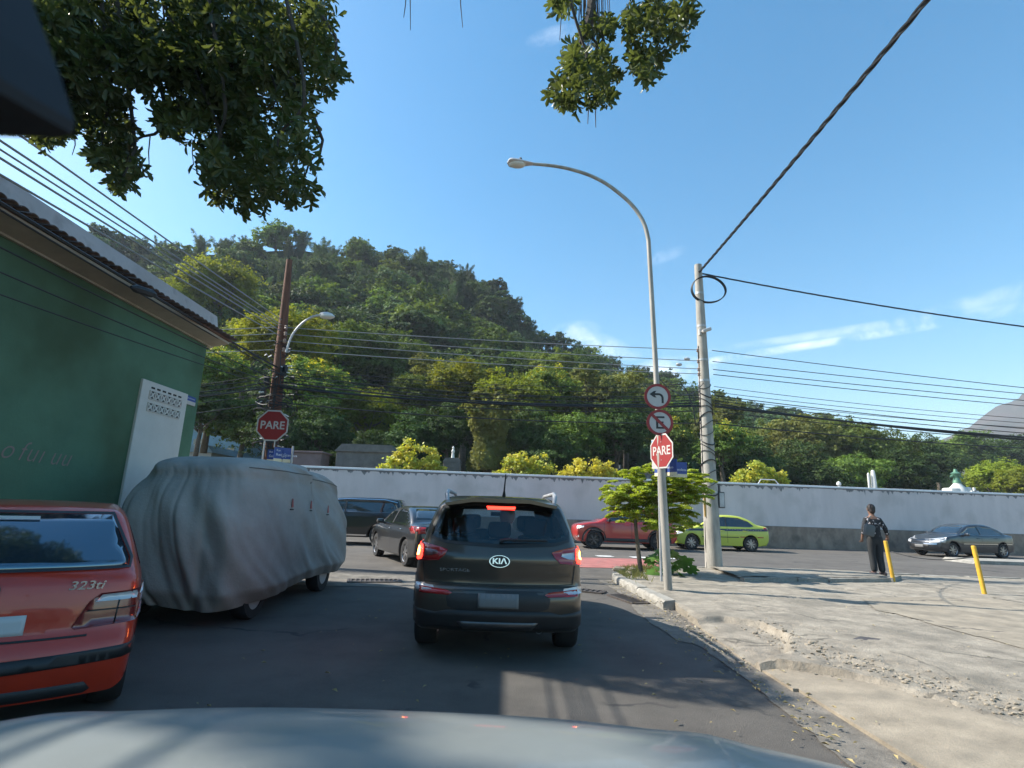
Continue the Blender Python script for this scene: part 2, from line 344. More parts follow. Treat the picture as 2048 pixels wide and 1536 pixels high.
mat('leaf_hill', (.075, .125, .05), .75, spec=.2, var=.5, vscale=.2, transl=.2, objvar=.4)
mat('leaf_olive', (.16, .175, .055), .7, spec=.2, var=.4, vscale=.5, transl=.3, objvar=.2)
mat('flower_yellow', (.50, .45, .05), .6, var=.25, vscale=2, transl=.3)
mat('leaf_vine', (.34, .38, .05), .55, var=.4, vscale=1.5, transl=.35)
mat('hill_soil', (.022, .036, .012), 1.0, spec=0, var=.5, vscale=.3, bump=1, bscale=.5)
mat('rock', (.075, .052, .042), 1.0, spec=0, vscale=.02, col2=(.012, .026, .012), detail=14, bump=1, bscale=.05)
mat('cemetery_soil', (.10, .09, .06), .95, var=.3, vscale=.5)
mat('stone_white', (.6, .6, .57), .7, var=.15, vscale=3)
mat('stone_grey', (.13, .13, .125), .85, var=.3, vscale=2)  # this and the mauve darkened to carry the tree shade on the tombs
mat('stone_mauve', (.15, .115, .115), .85, var=.2, vscale=2)
mat('bronze_green', (.10, .22, .15), .6, .3)
mat('far_house', (.42, .43, .42), .8, var=.2, vscale=1)
mat('far_house_blue', (.22, .32, .38), .8, var=.2, vscale=1)
mat('roof_brown', (.17, .10, .08), .9, var=.3, vscale=2)
mat('skin', (.20, .11, .075), .6)
mat('skin_pale', (.42, .28, .21), .6)
mat('hair', (.02, .014, .012), .7)
mat('hair_white', (.75, .75, .73), .8)
mat('trousers', (.018, .02, .022), .85)
mat('shirt_light', (.8, .8, .8), .8)
mat('bag_grey', (.09, .10, .105), .7)
mat('shoe', (.05, .03, .03), .6)
mat('litter', (.38, .33, .20), .8, var=.5, vscale=20)
mat('dead_leaf', (.30, .24, .11), .8, var=.5, vscale=12)
mat('grass_dry', (.22, .22, .08), .8, var=.4, vscale=6, transl=.2)
mat('cardboard', (.7, .4, .1), .7)
# ================================================================== GROUND
def grid_mesh(name, x0, x1, y0, y1, nx, ny, zf, m, mask=None, smooth=True, skirt=0):
    X, Y = np.meshgrid(np.linspace(x0, x1, nx), np.linspace(y0, y1, ny)); Z = zf(X, Y)
    v = np.stack([X, Y, Z], -1).reshape(-1, 3); ok = np.ones((ny, nx), bool) if mask is None else mask(X, Y)
    f = []
    for j in range(ny - 1):
        for i in range(nx - 1):
            if ok[j, i] and ok[j, i + 1] and ok[j + 1, i] and ok[j + 1, i + 1]: f.append([j * nx + i, j * nx + i + 1, (j + 1) * nx + i + 1, (j + 1) * nx + i])
    used = sorted({i for q in f for i in q}); mp = {a: b for b, a in enumerate(used)}
    vv = v[used]; ff = [[mp[i] for i in q] for q in f]
    if skirt:
        ed = {}
        for q in ff:
            for a, b in zip(q, q[1:] + q[:1]):
                if (b, a) in ed: del ed[(b, a)]
                else: ed[(a, b)] = 1
        bs = sorted({i for e in ed for i in e}); mb = {a: len(vv) + k for k, a in enumerate(bs)}; low = vv[bs].copy(); low[:, 2] -= skirt
        vv = np.concatenate([vv, low]); ff += [[b, a, mb[a], mb[b]] for a, b in ed]
    me = mesh(name, vv, ff, m, smooth)
    if skirt: me.set_sharp_from_angle(angle=math.radians(50))
    return me
ground = MB(); ground.add([(-900, -60, -.02), (900, -60, -.02), (900, 1600, -.02), (-900, 1600, -.02)], [[0, 1, 2, 3]])
ground.obj('ground', 'cemetery_soil', kind='structure')
# the carriageways: one sheet with a slight camber, fine near the eye
def road_z(X, Y): return .006 * (fbm(X * .6, Y * .6, 3) - .5) + .002 * fbm(X * 4, Y * 4, 7)
link('road', grid_mesh('road', -40, 45, -8, 30, 340, 152, road_z, 'asphalt'), kind='structure')
# right pavement outline (x, y): kerb face along x = 2.5, rounded nose, far edge at y about 15
PV = [(2.62, -6), (2.58, 4.4), (2.52, 6.2), (2.50, 9.2), (2.46, 10.0), (2.38, 11.4), (2.34, 12.6), (2.42, 13.2), (2.62, 13.7), (2.98, 14.15), (3.6, 14.6), (4.4, 14.95), (5.4, 15.25), (7, 15.2), (9.5, 15.15), (12, 15.1), (16, 15.0), (45, 14.8), (45, -6)]
HOLE = [(2.30, 8.04), (2.49, 7.95), (3.04, 8.12), (3.44, 7.78), (3.42, 7.03), (3.02, 6.25), (2.61, 5.95), (2.30, 6.0)]
SLAB = [(2.2, 5.95), (2.73, 5.88), (3.03, 5.66), (3.34, 5.32), (3.5, 4.95), (3.64, 4.65), (3.72, 4.26), (4.2, 3.2), (5.2, 1.8), (7, 0), (8, -6), (2.2, -6)]
def sd_edge(X, Y, P):                       # distance to a polyline outline
    d = np.full(X.shape, 99.0)
    for (ax, ay), (bx, by) in zip(P, P[1:] + P[:1]):
        L = (bx - ax) ** 2 + (by - ay) ** 2; t = np.clip(((X - ax) * (bx - ax) + (Y - ay) * (by - ay)) / L, 0, 1)
        d = np.minimum(d, np.hypot(X - ax - t * (bx - ax), Y - ay - t * (by - ay)))
    return d
def np_in(X, Y, P):
    c = np.zeros(X.shape, bool); j = len(P) - 1
    for i in range(len(P)):
        xi, yi = P[i]; xj, yj = P[j]
        if yi != yj: c ^= ((yi > Y) != (yj > Y)) & (X < (xj - xi) * (Y - yi) / (yj - yi) + xi)
        j = i
    return c
def pave_z(X, Y):
    w = .05 * (fbm(X * 3, Y * 3, 21) - .5); X2, Y2 = X + w * 2, Y + w * 2
    z = .135 + .035 * (fbm(X * .7, Y * .7, 5) - .5)
    # rough broken belt between the hole and the driveway
    d = sd_edge(X, Y, [(3.2, 6.3), (3.6, 5.9), (3.7, 5.3), (3.9, 4.85), (4.1, 4.4), (4.4, 3.8)][:6]); rough = np.exp(-(np.minimum(d, 9) / .42) ** 2)
    z += rough * .055 * (np.abs(fbm(X * 7, Y * 7, 8) - .5) * 2 - .35)
    z += .012 * (fbm(X * 5, Y * 5, 31) - .5)
    # recessed patch and its crumbly lip
    h = np_in(X2, Y2, HOLE); dh = sd_edge(X2, Y2, HOLE); z = np.where(h, z - .075 * np.clip(dh / .05, 0, 1), z)
    # smooth driveway slab dropping to the road
    s = np_in(X2 * .7 + X * .3, Y2 * .7 + Y * .3, SLAB); zs = .035 + .075 * np.clip((X - 2.6) / 1.1, 0, 1) + .010 * (fbm(X * 2, Y * 2, 44) - .5)
    z = np.where(s, zs, z)
    # cracks
    for k, (sx, sy, th) in enumerate([(1.1, .9, .012), (.6, 1.4, .016)]):
        c = np.abs(fbm(X * sx + 9, Y * sy, 60 + k, 5) - .5); z -= np.where(c < th * .35, .012, 0) * np.where(s, .4, 1)
    # small sunken spot by the lamp post
    z -= .03 * np.exp(-(((X - 3.55) / .28) ** 2 + ((Y - 10.35) / .14) ** 2))
    # kerb slope at road edge where the kerb is broken away
    e = np.clip((X - 2.5) / .12, 0, 1); z = np.where((Y < 9.0) & (Y > 5.8), z * (.45 + .55 * np.clip((X - 2.45) / .3, 0, 1)), z)
    return z
def pmask(X, Y):
    P = [(x + (.17 if (9.1 < y < 14 and x < 3) else 0), y) for x, y in PV]; return np_in(X, Y, P)
pave_empty = empty('pavement', (2.5, 9, 0), kind='structure')
def pv_link(name, me, **k):
    o = link(name, me, pave_empty, **k); o.location = (-2.5, -9, 0); return o
pv_link('paving', grid_mesh('paving', 2.3, 9.3, 2.0, 15.3, 234, 444, pave_z, 'concrete_paving', lambda X, Y: pmask(X, Y) & (~np_in(X, Y, SLAB) | (sd_edge(X, Y, SLAB) < .06)), skirt=.15))
pv_link('driveway_slab', grid_mesh('driveway_slab', 2.3, 9.3, 2.0, 6.1, 140, 90, lambda X, Y: pave_z(X, Y) + .003, 'concrete_slab', lambda X, Y: pmask(X, Y) & np_in(X, Y, SLAB), skirt=.15))
pv_link('paving', grid_mesh('paving', 9.3, 45, -6, 15.2, 120, 80, lambda X, Y: .135 + 0 * X, 'concrete_paving', pmask))
pv_link('paving', grid_mesh('paving', 2.65, 9.3, -6, 2.0, 20, 20, lambda X, Y: .10 + 0 * X, 'concrete_slab', pmask))
# newer smooth slab in the upper right of the pavement
YS = [(5.70, 9.0), (5.87, 8.68), (5.8, 7.8), (5.86, 6.66), (6.2, 5.6), (7.5, 5.0), (9.2, 5.0), (9.2, 10.9), (7.2, 10.6), (6.3, 10.3)]
pv_link('smooth_slab', grid_mesh('smooth_slab', 5.6, 9.25, 4.9, 11.0, 80, 120, lambda X, Y: .143 + .035 * (fbm(X * .7, Y * .7, 5) - .5) + .012 * (fbm(X * 5, Y * 5, 31) - .5), 'concrete_slab', lambda X, Y: np_in(X, Y, YS)))
# kerb stones: pieces along the curved edge
def along(P, step):
    P = [Vector((*p, 0)) for p in P]; out = []
    for a, b in zip(P, P[1:]):
        n = max(1, round((b - a).length / step))
        for k in range(n): out.append((a.lerp(b, k / n), a.lerp(b, (k + 1) / n)))
    return out
def kerb(a, b, wid, h, m='kerb_stone', side=1):
    d = (b - a); L = d.length; ang = math.atan2(d.y, d.x); q = MB(); n = 6; vs = []; rr = random.Random(int(a.y * 991 + a.x * 77))
    for i in range(n + 1):
        t = .01 + (L - .02) * i / n
        j = lambda s: (rr.random() - .5) * s
        e = .03 if i in (0, n) else 0
        for (w, z) in ((0, -.05), (0 + j(.012), h * .6), (.01 + j(.02), h - .025 - e * .5 + j(.012)), (.035 + j(.02), h - e * .3 + j(.012)), (wid, h + j(.006)), (wid, -.05)): vs.append((t, w * -side, z))
    fs = [[i * 6 + k, i * 6 + (k + 1) % 6, (i + 1) * 6 + (k + 1) % 6, (i + 1) * 6 + k] for i in range(n) for k in range(6)] + [list(range(6))[::-1], [n * 6 + k for k in range(6)]]
    q.add(vs, fs); o = q.obj('kerb_stone', m, pave_empty); o.location = (a.x - 2.5, a.y - 9, rr.uniform(-.008, .008)); o.rotation_euler = (rr.uniform(-.02, .02), 0, ang + rr.uniform(-.01, .01)); return o
for a, b in along(PV[3:15], .85): kerb(a, b, .2, .15)
for a, b in along(PV[14:18], 1.6)[:14]: kerb(a, b, .2, .15)
for a, b in along([(5.0, 12.35), (5.6, 12.55), (7.04, 12.75), (8.77, 13.3), (9.4, 13.9)], .8): kerb(a, b, .14, .215)
pv_link('verge', grid_mesh('verge', 4.9, 9.8, 12.3, 15.0, 60, 34, lambda X, Y: .20 + .03 * (fbm(X * 2, Y * 2, 12) - .5), 'concrete_paving', lambda X, Y: np_in(X, Y, [(5.05, 12.5), (5.6, 12.7), (7.04, 12.9), (8.77, 13.45), (9.3, 14.0), (9.3, 14.95), (6, 15.0), (5.2, 14.8)])))
# left pavement, mostly hidden by the parked vehicles
lp = MB(); lp.prism([(-40, -.05), (-5.75, -.05), (-5.75, .12), (-40, .12)], -6, 13.9); lp.obj('left_pavement', 'concrete_paving', kind='structure')
# far pavement strip under the cemetery wall
fpv = MB(); fpv.add([(-20, 25.0, .0), (34, 28.6, .0), (34, 29.9, .0), (-20, 26.6, .0), (-20, 25.0, .1), (34, 28.6, .1), (34, 29.9, .1), (-20, 26.6, .1)], [[0, 1, 5, 4], [4, 5, 6, 7]])
# median kerb island at the right
isl = MB(); isl.prism([(17.6, -.02), (40, -.02), (40, .13), (17.8, .13)], 21.6, 23.2); isl.obj('median_island', 'kerb_stone', kind='structure')
# paint on the road
def flat(name, polys, m, z=.012, **k):
    q = MB()
    for P in polys: q.add([(x, y, z) for x, y in P], [list(range(len(P)))])
    return q.obj(name, m, **k)
flat('red_cycle_crossing', [[(.4, 15.3), (2.05, 15.35), (3.1, 15.45), (4.35, 15.9), (4.9, 18.4), (4.3, 18.65), (.4, 18.2)]], 'paint_red', .012, kind='structure')
flat('lane_dashes', [[(x, 19.0), (x + .55, 19.03), (x + .5, 19.5), (x - .05, 19.47)] for x in (-1.4, -.3, .8, 1.9, 3.05, 4.2, 5.3)] + [[(x, 15.9), (x + .45, 15.95), (x + .45, 16.25), (x, 16.2)] for x in (4.9, 5.9, 6.9)], 'paint_white', .016, kind='structure')
# light concrete channel crossing the mouth of the street, and along the kerb
def strip(name, P, m, z):
    q = MB(); n = len(P); q.add([(a[0], a[1], z) for a, b in P] + [(b[0], b[1], z) for a, b in P], [[i, i + 1, n + i + 1, n + i] for i in range(n - 1)]); return q.obj(name, m, kind='structure')
strip('gutter_strip', [((x, 10.55 + .1 * math.sin(x * 2)), (x, 12.4 + .12 * math.sin(x * 3 + 1))) for x in np.linspace(-5.7, -1.3, 16)], 'gutter_concrete', .009)
strip('kerb_gutter', [((2.08 + .05 * math.sin(y * 1.3) + .05 * (float(vnoise(y * 6, 0, 4)) - .5) + (.16 if y < 7 else 0), y), (2.78, y)) for y in np.linspace(1.0, 12.9, 140)], 'gutter_concrete', .009)
def grate(loc, rz, w, l, label):
    t = empty('drain_grate', loc, rz, label=label, cat='drain grate')
    f = MB(); f.box((0, w / 2, .012), (l, .04, .024)).box((0, -w / 2, .012), (l, .04, .024)).box((-l / 2, 0, .012), (.04, w - .04, .024)).box((l / 2, 0, .012), (.04, w - .04, .024)); f.obj('frame', 'iron', t)
    b = MB(); b.box((0, 0, .006), (l - .04, w - .04, .006)); b.obj('pit', 'dark_gap', t)
    n = int(l / .09); bar = MB(); bar.box((0, 0, .014), (.035, w - .04, .02)); me = mesh('bar', bar.v, bar.f, 'iron')
    for k in range(n):
        o = link('bar', me, t); o.location.x = -l / 2 + (k + .5) * l / n
grate((-2.55, 11.35, .005), math.radians(14), .42, 1.0, 'rusty drain grate in the pale gutter left of the dark SUV')
grate((1.62, 10.95, .005), math.radians(-25), .30, .5, 'rusty drain grate in the road nearest the dark SUV, left of its longer neighbour')
grate((2.14, 10.15, .005), math.radians(-74), .30, .95, 'long rusty drain grate lying against the kerb before the lamp post')
# small things lying about
def litter(name, pts, m, smin, smax, label=None):
    q = MB()
    for x, y, z in pts:
        s = rnd.uniform(smin, smax); a = rnd.random() * 6.28; t = rnd.uniform(-.3, .3)
        c, d = math.cos(a) * s, math.sin(a) * s
        q.add([(x - c, y - d, z), (x + d * .4, y - c * .4, z + .01 + abs(t) * s), (x + c, y + d, z + .006), (x - d * .4, y + c * .4, z + .012)], [[0, 1, 2, 3]])
    o = q.obj(name, m); tag(o, kind='stuff'); return o
def pz(x, y): return float(pave_z(np.array([[x]]), np.array([[y]]))[0, 0])
L = [(rnd.gauss(2.3, .14), rnd.uniform(2.4, 12.5), .036) for _ in range(330)] + [(rnd.uniform(-2.5, 2.2), rnd.uniform(2.2, 9.5), .022) for _ in range(90)]
litter('dead_leaves', L, 'dead_leaf', .012, .035)
L = [(rnd.gauss(2.42, .1), rnd.uniform(5.6, 8.6), .035) for _ in range(90)] + [(rnd.uniform(2.6, 9), rnd.uniform(3, 12), 0) for _ in range(130)]
L = [(x, y, z or pz(x, y) + .01) for x, y, z in L]; litter('paper_litter', L, 'litter', .008, .028)
rub = MB()
for _ in range(560):
    if rnd.random() < .62:
        t = rnd.random(); x = 3.25 + t * .9 + rnd.gauss(0, .16); y = 6.25 - t * 1.9 + rnd.gauss(0, .2)
    elif rnd.random() < .5: x = rnd.gauss(2.42, .08); y = rnd.uniform(5.9, 9.2)
    else: x = rnd.uniform(3.1, 3.6); y = rnd.uniform(6.3, 7.9)
    r = rnd.uniform(.004, .020) * (1.9 if rnd.random() < .07 else 1); rub.ico((x, y, pz(x, y) + r * .3), r, 1, (1, rnd.uniform(.6, 1.2), .55), .5)
rub.obj('rubble', 'rubble', kind='stuff')
cov = MB(); P_ = [(4.10, 6.93), (4.3, 6.80), (4.54, 6.95), (4.3, 7.1)]
cz = pz(4.3, 6.95) + .012
cov.add([(x, y, cz) for x, y in P_] + [(x, y, cz - .05) for x, y in P_], [[0, 1, 2, 3]] + [[k, (k + 1) % 4, 4 + (k + 1) % 4, 4 + k] for k in range(4)])
tag(cov.obj('access_cover', 'iron'), 'small dark square access cover set in the broken pavement', 'cover')
gr = MB()
for _ in range(1500):
    if rnd.random() < .6: x, y = rnd.gauss(3.2, .4), rnd.gauss(14.0, .35)
    else: x, y = rnd.uniform(2.5, 3.0), rnd.gauss(12.9, .5)
    if not inpoly(x, y, PV): continue
    h = rnd.uniform(.04, .16); a = rnd.random() * 6.28; gr.add([(x - .008, y, .13), (x + .008, y, .13), (x + math.cos(a) * h * .6, y + math.sin(a) * h * .6, .13 + h)], [[0, 1, 2]])
gr.obj('dry_grass', 'grass_dry', kind='stuff')
for i, (x, y, r, lb) in enumerate([(2.62, 13.25, .13, 'pale angular stone nearest the point of the kerb'), (2.95, 13.45, .10, 'pale stone beside the thin tree trunk, behind the kerb point'), (2.72, 12.75, .09, 'low pale stone on the kerb corner, in front of the others'), (3.85, 13.85, .11, 'pale stone at the foot of the big-leaved plant')]):
    q = MB(); q.ico((0, 0, r * .4), r, 2, (1.2, .8, .7), .35); o = q.obj('stone', 'rubble'); o.location = (x, y, .13); o.rotation_euler.z = i; tag(o, lb, 'stone', 'stones on the kerb corner')
# ================================================================== GREEN BUILDING
B = empty('green_building', (-6, 10.4, 0), label='plain green painted building with cream cornice and tiled eave on the left corner', cat='building')
def bpart(q, name, m, parent=B, **k):
    o = q.obj(name, m, parent, **k)
    if parent is B: o.location = (6, -10.4, 0)
    return o
y0b, y1b = -7.0, 10.4
q = MB(); q.box((-11, (y0b + y1b) / 2, 2.2), (10, y1b - y0b, 4.4)); bpart(q, 'wall', 'green_plaster')
# cornice: stepped mouldings
q = MB(); prof = [(-6.0, 4.385), (-5.95, 4.385), (-5.95, 4.41), (-5.90, 4.42), (-5.66, 4.47), (-5.64, 4.475), (-5.64, 4.515), (-7, 4.515), (-7, 4.385)]
q.prism(prof, y0b - .02, y1b + .12); bpart(q, 'cornice', 'cream_plaster')
q = MB(); q.prism([(-5.60, 4.518), (-5.58, 4.535), (-7.5, 4.75), (-7.5, 4.518)], y0b, y1b + .14); bpart(q, 'roof', 'roof_brown')
tl = MB(); n = 8
vs = [];
for t, zz in ((0, 0), (1, .17)):
    for k in range(n + 1):
        a = PI * k / n; vs.append((-t * .95, math.cos(a) * .062, .012 + zz * .6 + math.sin(a) * .032))
for t, zz in ((0, 0), (1, .17)):
    for k in range(n + 1):
        a = PI * k / n; vs.append((-t * .95, math.cos(a) * .050, .012 + zz * .6 + math.sin(a) * .023))
m_ = n + 1; fs = [[k, k + 1, m_ + k + 1, m_ + k] for k in range(n)] + [[2 * m_ + k + 1, 2 * m_ + k, 3 * m_ + k, 3 * m_ + k + 1] for k in range(n)] + [[k, 2 * m_ + k, 2 * m_ + k + 1, k + 1] for k in range(n)]
tl.add(vs, fs); tile_me = mesh('roof_tile', tl.v, tl.f, 'tile', True)
roofo = [o for o in B.children if o.name.startswith('roof')][0]
for k in range(118):
    o = link('roof_tile', tile_me, roofo); o.location = (-5.50 + rnd.uniform(-.012, .012), y1b + .10 - k * .14, 4.55 + rnd.uniform(-.006, .006)); o.rotation_euler = (0, 0, rnd.uniform(-.03, .03))
q = MB(); q.prism([(-5.66, 4.60), (-5.72, 4.90), (-8.5, 4.98), (-8.5, 4.60)], y0b, y1b - .30); bpart(q, 'parapet', 'grey_plaster')
q = MB(); q.box((-6.01, 9.35, 1.72), (.10, 1.28, 3.24), bev=.01); pn = bpart(q, 'doorway_panel', 'white_plaster')
# pierced ventilation blocks: frame, dark well and four petals each
vb = MB(); w = .145
for s in (-1, 1): vb.box((0, s * w * .46, 0), (.02, w * .08, w)); vb.box((0, 0, s * w * .46), (.02, w * .84, w * .08))
for a in (PI / 4, -PI / 4):
    vb.box((0, 0, 0), (.016, w * 1.0, .022), rot=Matrix.Rotation(a, 3, 'X'))
vb.box((.001, 0, 0), (.018, .045, .045), rot=Matrix.Rotation(PI / 4, 3, 'X')); vme = mesh('vent_block', vb.v, vb.f, 'white_plaster')
wl = MB(); wl.box((-.012, 0, 0), (.004, w, w)); wme = mesh('vent_hole', wl.v, wl.f, 'dark_gap')
for r_ in range(2):
    for k in range(6):
        o = link('vent_block', vme, pn); o.location = (-5.952, 8.98 + k * .152, 3.12 - r_ * .20); h = link('vent_hole', wme, pn); h.location = (-5.946, 8.98 + k * .152, 3.12 - r_ * .20)
for k in range(6):
    q = MB(); q.box((0, 0, 0), (.004, .09, .03)); o = q.obj('vent_slot', 'dark_gap', pn); o.location = (-5.957, 8.98 + k * .152, 3.24)
for k, (ch_, dy) in enumerate([('a', 0), ('o', .17), ('f', .42), ('u', .53), ('ı', .72), ('u', .90), ('u', 1.08)]):
    gt = text_obj('painted_letter', ch_, .34, 'graffiti', B, (0, 0, 0), (PI / 2, 0, PI / 2), depth=.001, shear=.35, bold=-.004, align='LEFT'); gt.location = (.004, 6.35 + dy - 10.4, 1.98 - dy * .03)
ns = empty('street_nameplate', (-5.985, 10.13, 3.24), label='small blue and white street nameplate fixed near the corner of the green wall', cat='street sign')
q = MB(); q.box((0, 0, .04), (.02, .30, .09)); q.obj('blue_plate', 'sign_blue', ns); q = MB(); q.box((0, 0, -.04), (.02, .30, .068)); q.obj('white_strip', 'sign_white', ns)
text_obj('lettering', 'R. Gal. Polidoro', .035, 'sign_text', ns, (.0115, 0, .04), (PI / 2, 0, PI / 2))
# ================================================================== CEMETERY WALL
ang = math.atan2(29.6 - 25.8, 44.0)
WL = empty('cemetery_wall', (-14, 25.8, 0), ang, label='long white rendered wall with brown base and bright coping across the street', cat='wall')
Lw = 60
def wallgrid(name, z0, z1, m, y, amp=.012):
    X, Z = np.meshgrid(np.linspace(-10, Lw, 300), np.linspace(z0, z1, 14)); yy = y - amp * fbm(X * .5, Z * 2, 9)
    v = np.stack([X, yy, Z], -1).reshape(-1, 3); n = 300
    return link(name, mesh(name, v, [[j * n + i, j * n + i + 1, (j + 1) * n + i + 1, (j + 1) * n + i] for j in range(13) for i in range(n - 1)], m, True), WL)
wallgrid('render_face', 1.03, 2.98, 'wall_white', 0)
wallgrid('base_band', 0, 1.03, 'wall_band', -.05, .03)
q = MB(); q.box((25, -.03, 1.03), (70, .055, .02)); q.obj('base_ledge', 'wall_stain', WL)
q = MB(); q.box((25, .14, 1.5), (70, .24, 2.96)); q.obj('core', 'wall_white', WL)
for z, h, yy, w, m, nm in ((2.99, .05, -.02, .42, 'wall_stain', 'stained_moulding'), (3.06, .09, -.045, .5, 'wall_cap', 'coping')):
    n_ = 35
    for k in range(n_):
        q = MB(); q.box((0, yy + w / 2, z), (2 - .008, w, h), bev=.012); o = q.obj(nm if nm != 'coping' else 'coping_stone', m, WL); o.location = (-9 + 2 * k, 0, 0)
        if nm != 'coping': break
    if nm != 'coping':
        o.scale.x = 35; o.location.x = 25
# stain streaks under the coping are thin dark runs of algae with their own shape
q = MB()
for _ in range(420):
    x = rnd.uniform(-6, 50); h = abs(rnd.gauss(0, .09)) + .015; w_ = rnd.uniform(.02, .16); q.add([(x - w_, -.014, 2.968), (x + w_, -.014, 2.968), (x + w_ * .2, -.014, 2.968 - h)], [[0, 1, 2]])
q.obj('algae_runs', 'wall_stain', WL, kind='stuff')
def wall_xy(t, dy=0): return (-14 + t * math.cos(ang) - dy * math.sin(ang), 25.8 + t * math.sin(ang) + dy * math.cos(ang))
# ================================================================== LEAVES AND TREES
def leafquads(P, N, size, rs, aspect=.5, jit=.6):
    """P centres (n,3), N preferred normals (n,3): returns vertices and quads (pointed leaves)"""
    n = len(P); nn = N + rs.normal(0, jit, (n, 3)); nn /= np.linalg.norm(nn, axis=1)[:, None] + 1e-9
    t = np.cross(nn, rs.normal(0, 1, (n, 3))); t /= np.linalg.norm(t, axis=1)[:, None] + 1e-9; b = np.cross(nn, t)
    s = (size * rs.uniform(.6, 1.35, n))[:, None]; a = s * aspect
    V = np.stack([P - t * s * .5, P + b * a * .5 + nn * s * .08, P + t * s * .5, P - b * a * .5 + nn * s * .08], 1).reshape(-1, 3)
    return V, np.arange(n * 4).reshape(-1, 4)
def np_mesh(name, V, F, mats, midx=None):
    me = bpy.data.meshes.new(name); nv, nf = len(V), len(F); me.vertices.add(nv); me.vertices.foreach_set('co', np.asarray(V, np.float32).ravel())
    me.loops.add(nf * 4); me.loops.foreach_set('vertex_index', np.asarray(F, np.int32).ravel()); me.polygons.add(nf); me.polygons.foreach_set('loop_start', np.arange(nf, dtype=np.int32) * 4)
    for m in mats: me.materials.append(M[m])
    if midx is not None: me.polygons.foreach_set('material_index', np.asarray(midx, np.int32))
    me.update(calc_edges=True); return me
def crown(seed, R, Hh, nl, nleaf, size, m, base=0.0, flat_=.75, lobe=.42, mats2=None, f2=0.0, aspect=.55):
    """lobes scattered through an ellipsoid, leaves on and just inside the lobes' surfaces"""
    rs = np.random.RandomState(seed); Ps = []; Ns = []; k = 0
    lob = []
    while len(lob) < nl:
        p = rs.uniform(-1, 1, 3)
        if np.linalg.norm(p) > 1 or p[2] < -.55: continue
        if np.linalg.norm(p) < .45: continue
        lob.append((p * [R * (1 - lobe * .8), R * (1 - lobe * .8), Hh * .5 * (1 - lobe * .6)], rs.uniform(.6, 1.25) * lobe))
    per = nleaf // nl
    for c, l in lob:
        d = rs.normal(0, 1, (per, 3)); d /= np.linalg.norm(d, axis=1)[:, None]; d[:, 2] = np.where((d[:, 2] < -.3) & (rs.random(per) < .6), -d[:, 2], d[:, 2])
        rad = rs.uniform(.72, 1.06, per)[:, None] ** 1; bump = 1 + .18 * np.sin(d[:, :1] * 7 + seed) * np.cos(d[:, 1:2] * 6 + d[:, 2:] * 5)
        nc = max(6, int(per / 26)); dc = rs.normal(0, 1, (nc, 3)); dc /= np.linalg.norm(dc, axis=1)[:, None]; dc[:, 2] = np.where((dc[:, 2] < -.3) & (rs.random(nc) < .6), -dc[:, 2], dc[:, 2])
        cc_ = dc * rs.uniform(.62, 1.16, nc)[:, None]; ci = rs.randint(0, nc, per); d = dc[ci]
        q_ = cc_[ci] + rs.normal(0, .115, (per, 3)) * [1, 1, .7]
        Ps.append(c + q_ * [R * l, R * l, R * l * flat_]); Ns.append(d * .75 + [0, 0, .6])
    P = np.concatenate(Ps); N = np.concatenate(Ns); P[:, 2] += base
    V, F = leafquads(P, N, size, rs, aspect)
    mi = None
    if mats2: mi = np.where((rs.random(len(F)) < f2 * 2 * np.clip((P[:, 2] - base) / (Hh * .5), 0, 1)) & (np.sin(P[:, 0] * 2.2) * np.cos(P[:, 1] * 2) > .1), 1, 0)
    return np_mesh('crown', V, F, [m] + ([mats2] if mats2 else []), mi), [c for c, l in lob]
def trunk_mesh(seed, h, r, lobes, base, m='bark', bend=.3):
    rr = random.Random(seed); q = MB(); pts = [Vector((0, 0, -1.5))]; 
    for i in range(1, 6): pts.append(Vector((rr.uniform(-bend, bend) * i / 5, rr.uniform(-bend, bend) * i / 5, h * i / 5)))
    q.tube(pts, [r * 1.2, r, r * .9, r * .8, r * .7, r * .5], 8)
    for c in lobes[:8]:
        c = Vector(c) + Vector((0, 0, base)); s = pts[rr.randint(2, 4)]; mid = (s + c) / 2 + Vector((0, 0, -.3)); q.tube([s, mid, c], [r * .45, r * .28, r * .08], 6)
    return mesh('trunk', q.v, q.f, m, True)
KIND = {}
def kind(name, seed, R, Hh, trunkh, nl, nleaf, size, m, m2=None, f2=0, **k):
    me, lob = crown(seed, R, Hh, nl, nleaf, size, m, base=trunkh, mats2=m2, f2=f2, **k); KIND[name] = (me, trunk_mesh(seed, trunkh, .045 * R + .08, lob, trunkh))
def tree(name, k, loc, s, rz, sz=None, **kw):
    t = empty(name, loc, rz, **kw); t.scale = (s, s, sz or s); link('crown', KIND[k][0], t); link('trunk', KIND[k][1], t); return t
kind('bright', 1, 3.6, 5.2, 5.0, 28, 24000, .22, 'leaf_bright', lobe=.40)
kind('bright_b', 2, 3.8, 4.6, 5.0, 32, 24000, .22, 'leaf_bright', lobe=.36)
kind('mid', 3, 4.0, 6.0, 5.0, 30, 24000, .24, 'leaf_mid', lobe=.40)
kind('mid_b', 4, 3.6, 6.6, 5.0, 28, 22000, .23, 'leaf_mid', lobe=.42)
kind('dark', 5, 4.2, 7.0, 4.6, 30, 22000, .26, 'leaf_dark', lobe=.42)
kind('yellowing', 6, 3.6, 5.0, 5.0, 28, 22000, .22, 'leaf_mid', 'flower_yellow', .30, lobe=.40)
kind('olive', 7, 3.4, 6.4, 4.6, 28, 21000, .21, 'leaf_olive', lobe=.38)
for i in range(5): kind('hill%d' % i, 20 + i, 4.6, 6.5, 3.2, 18, 7000, .50, 'leaf_hill' if i < 3 else 'leaf_mid', lobe=.46)
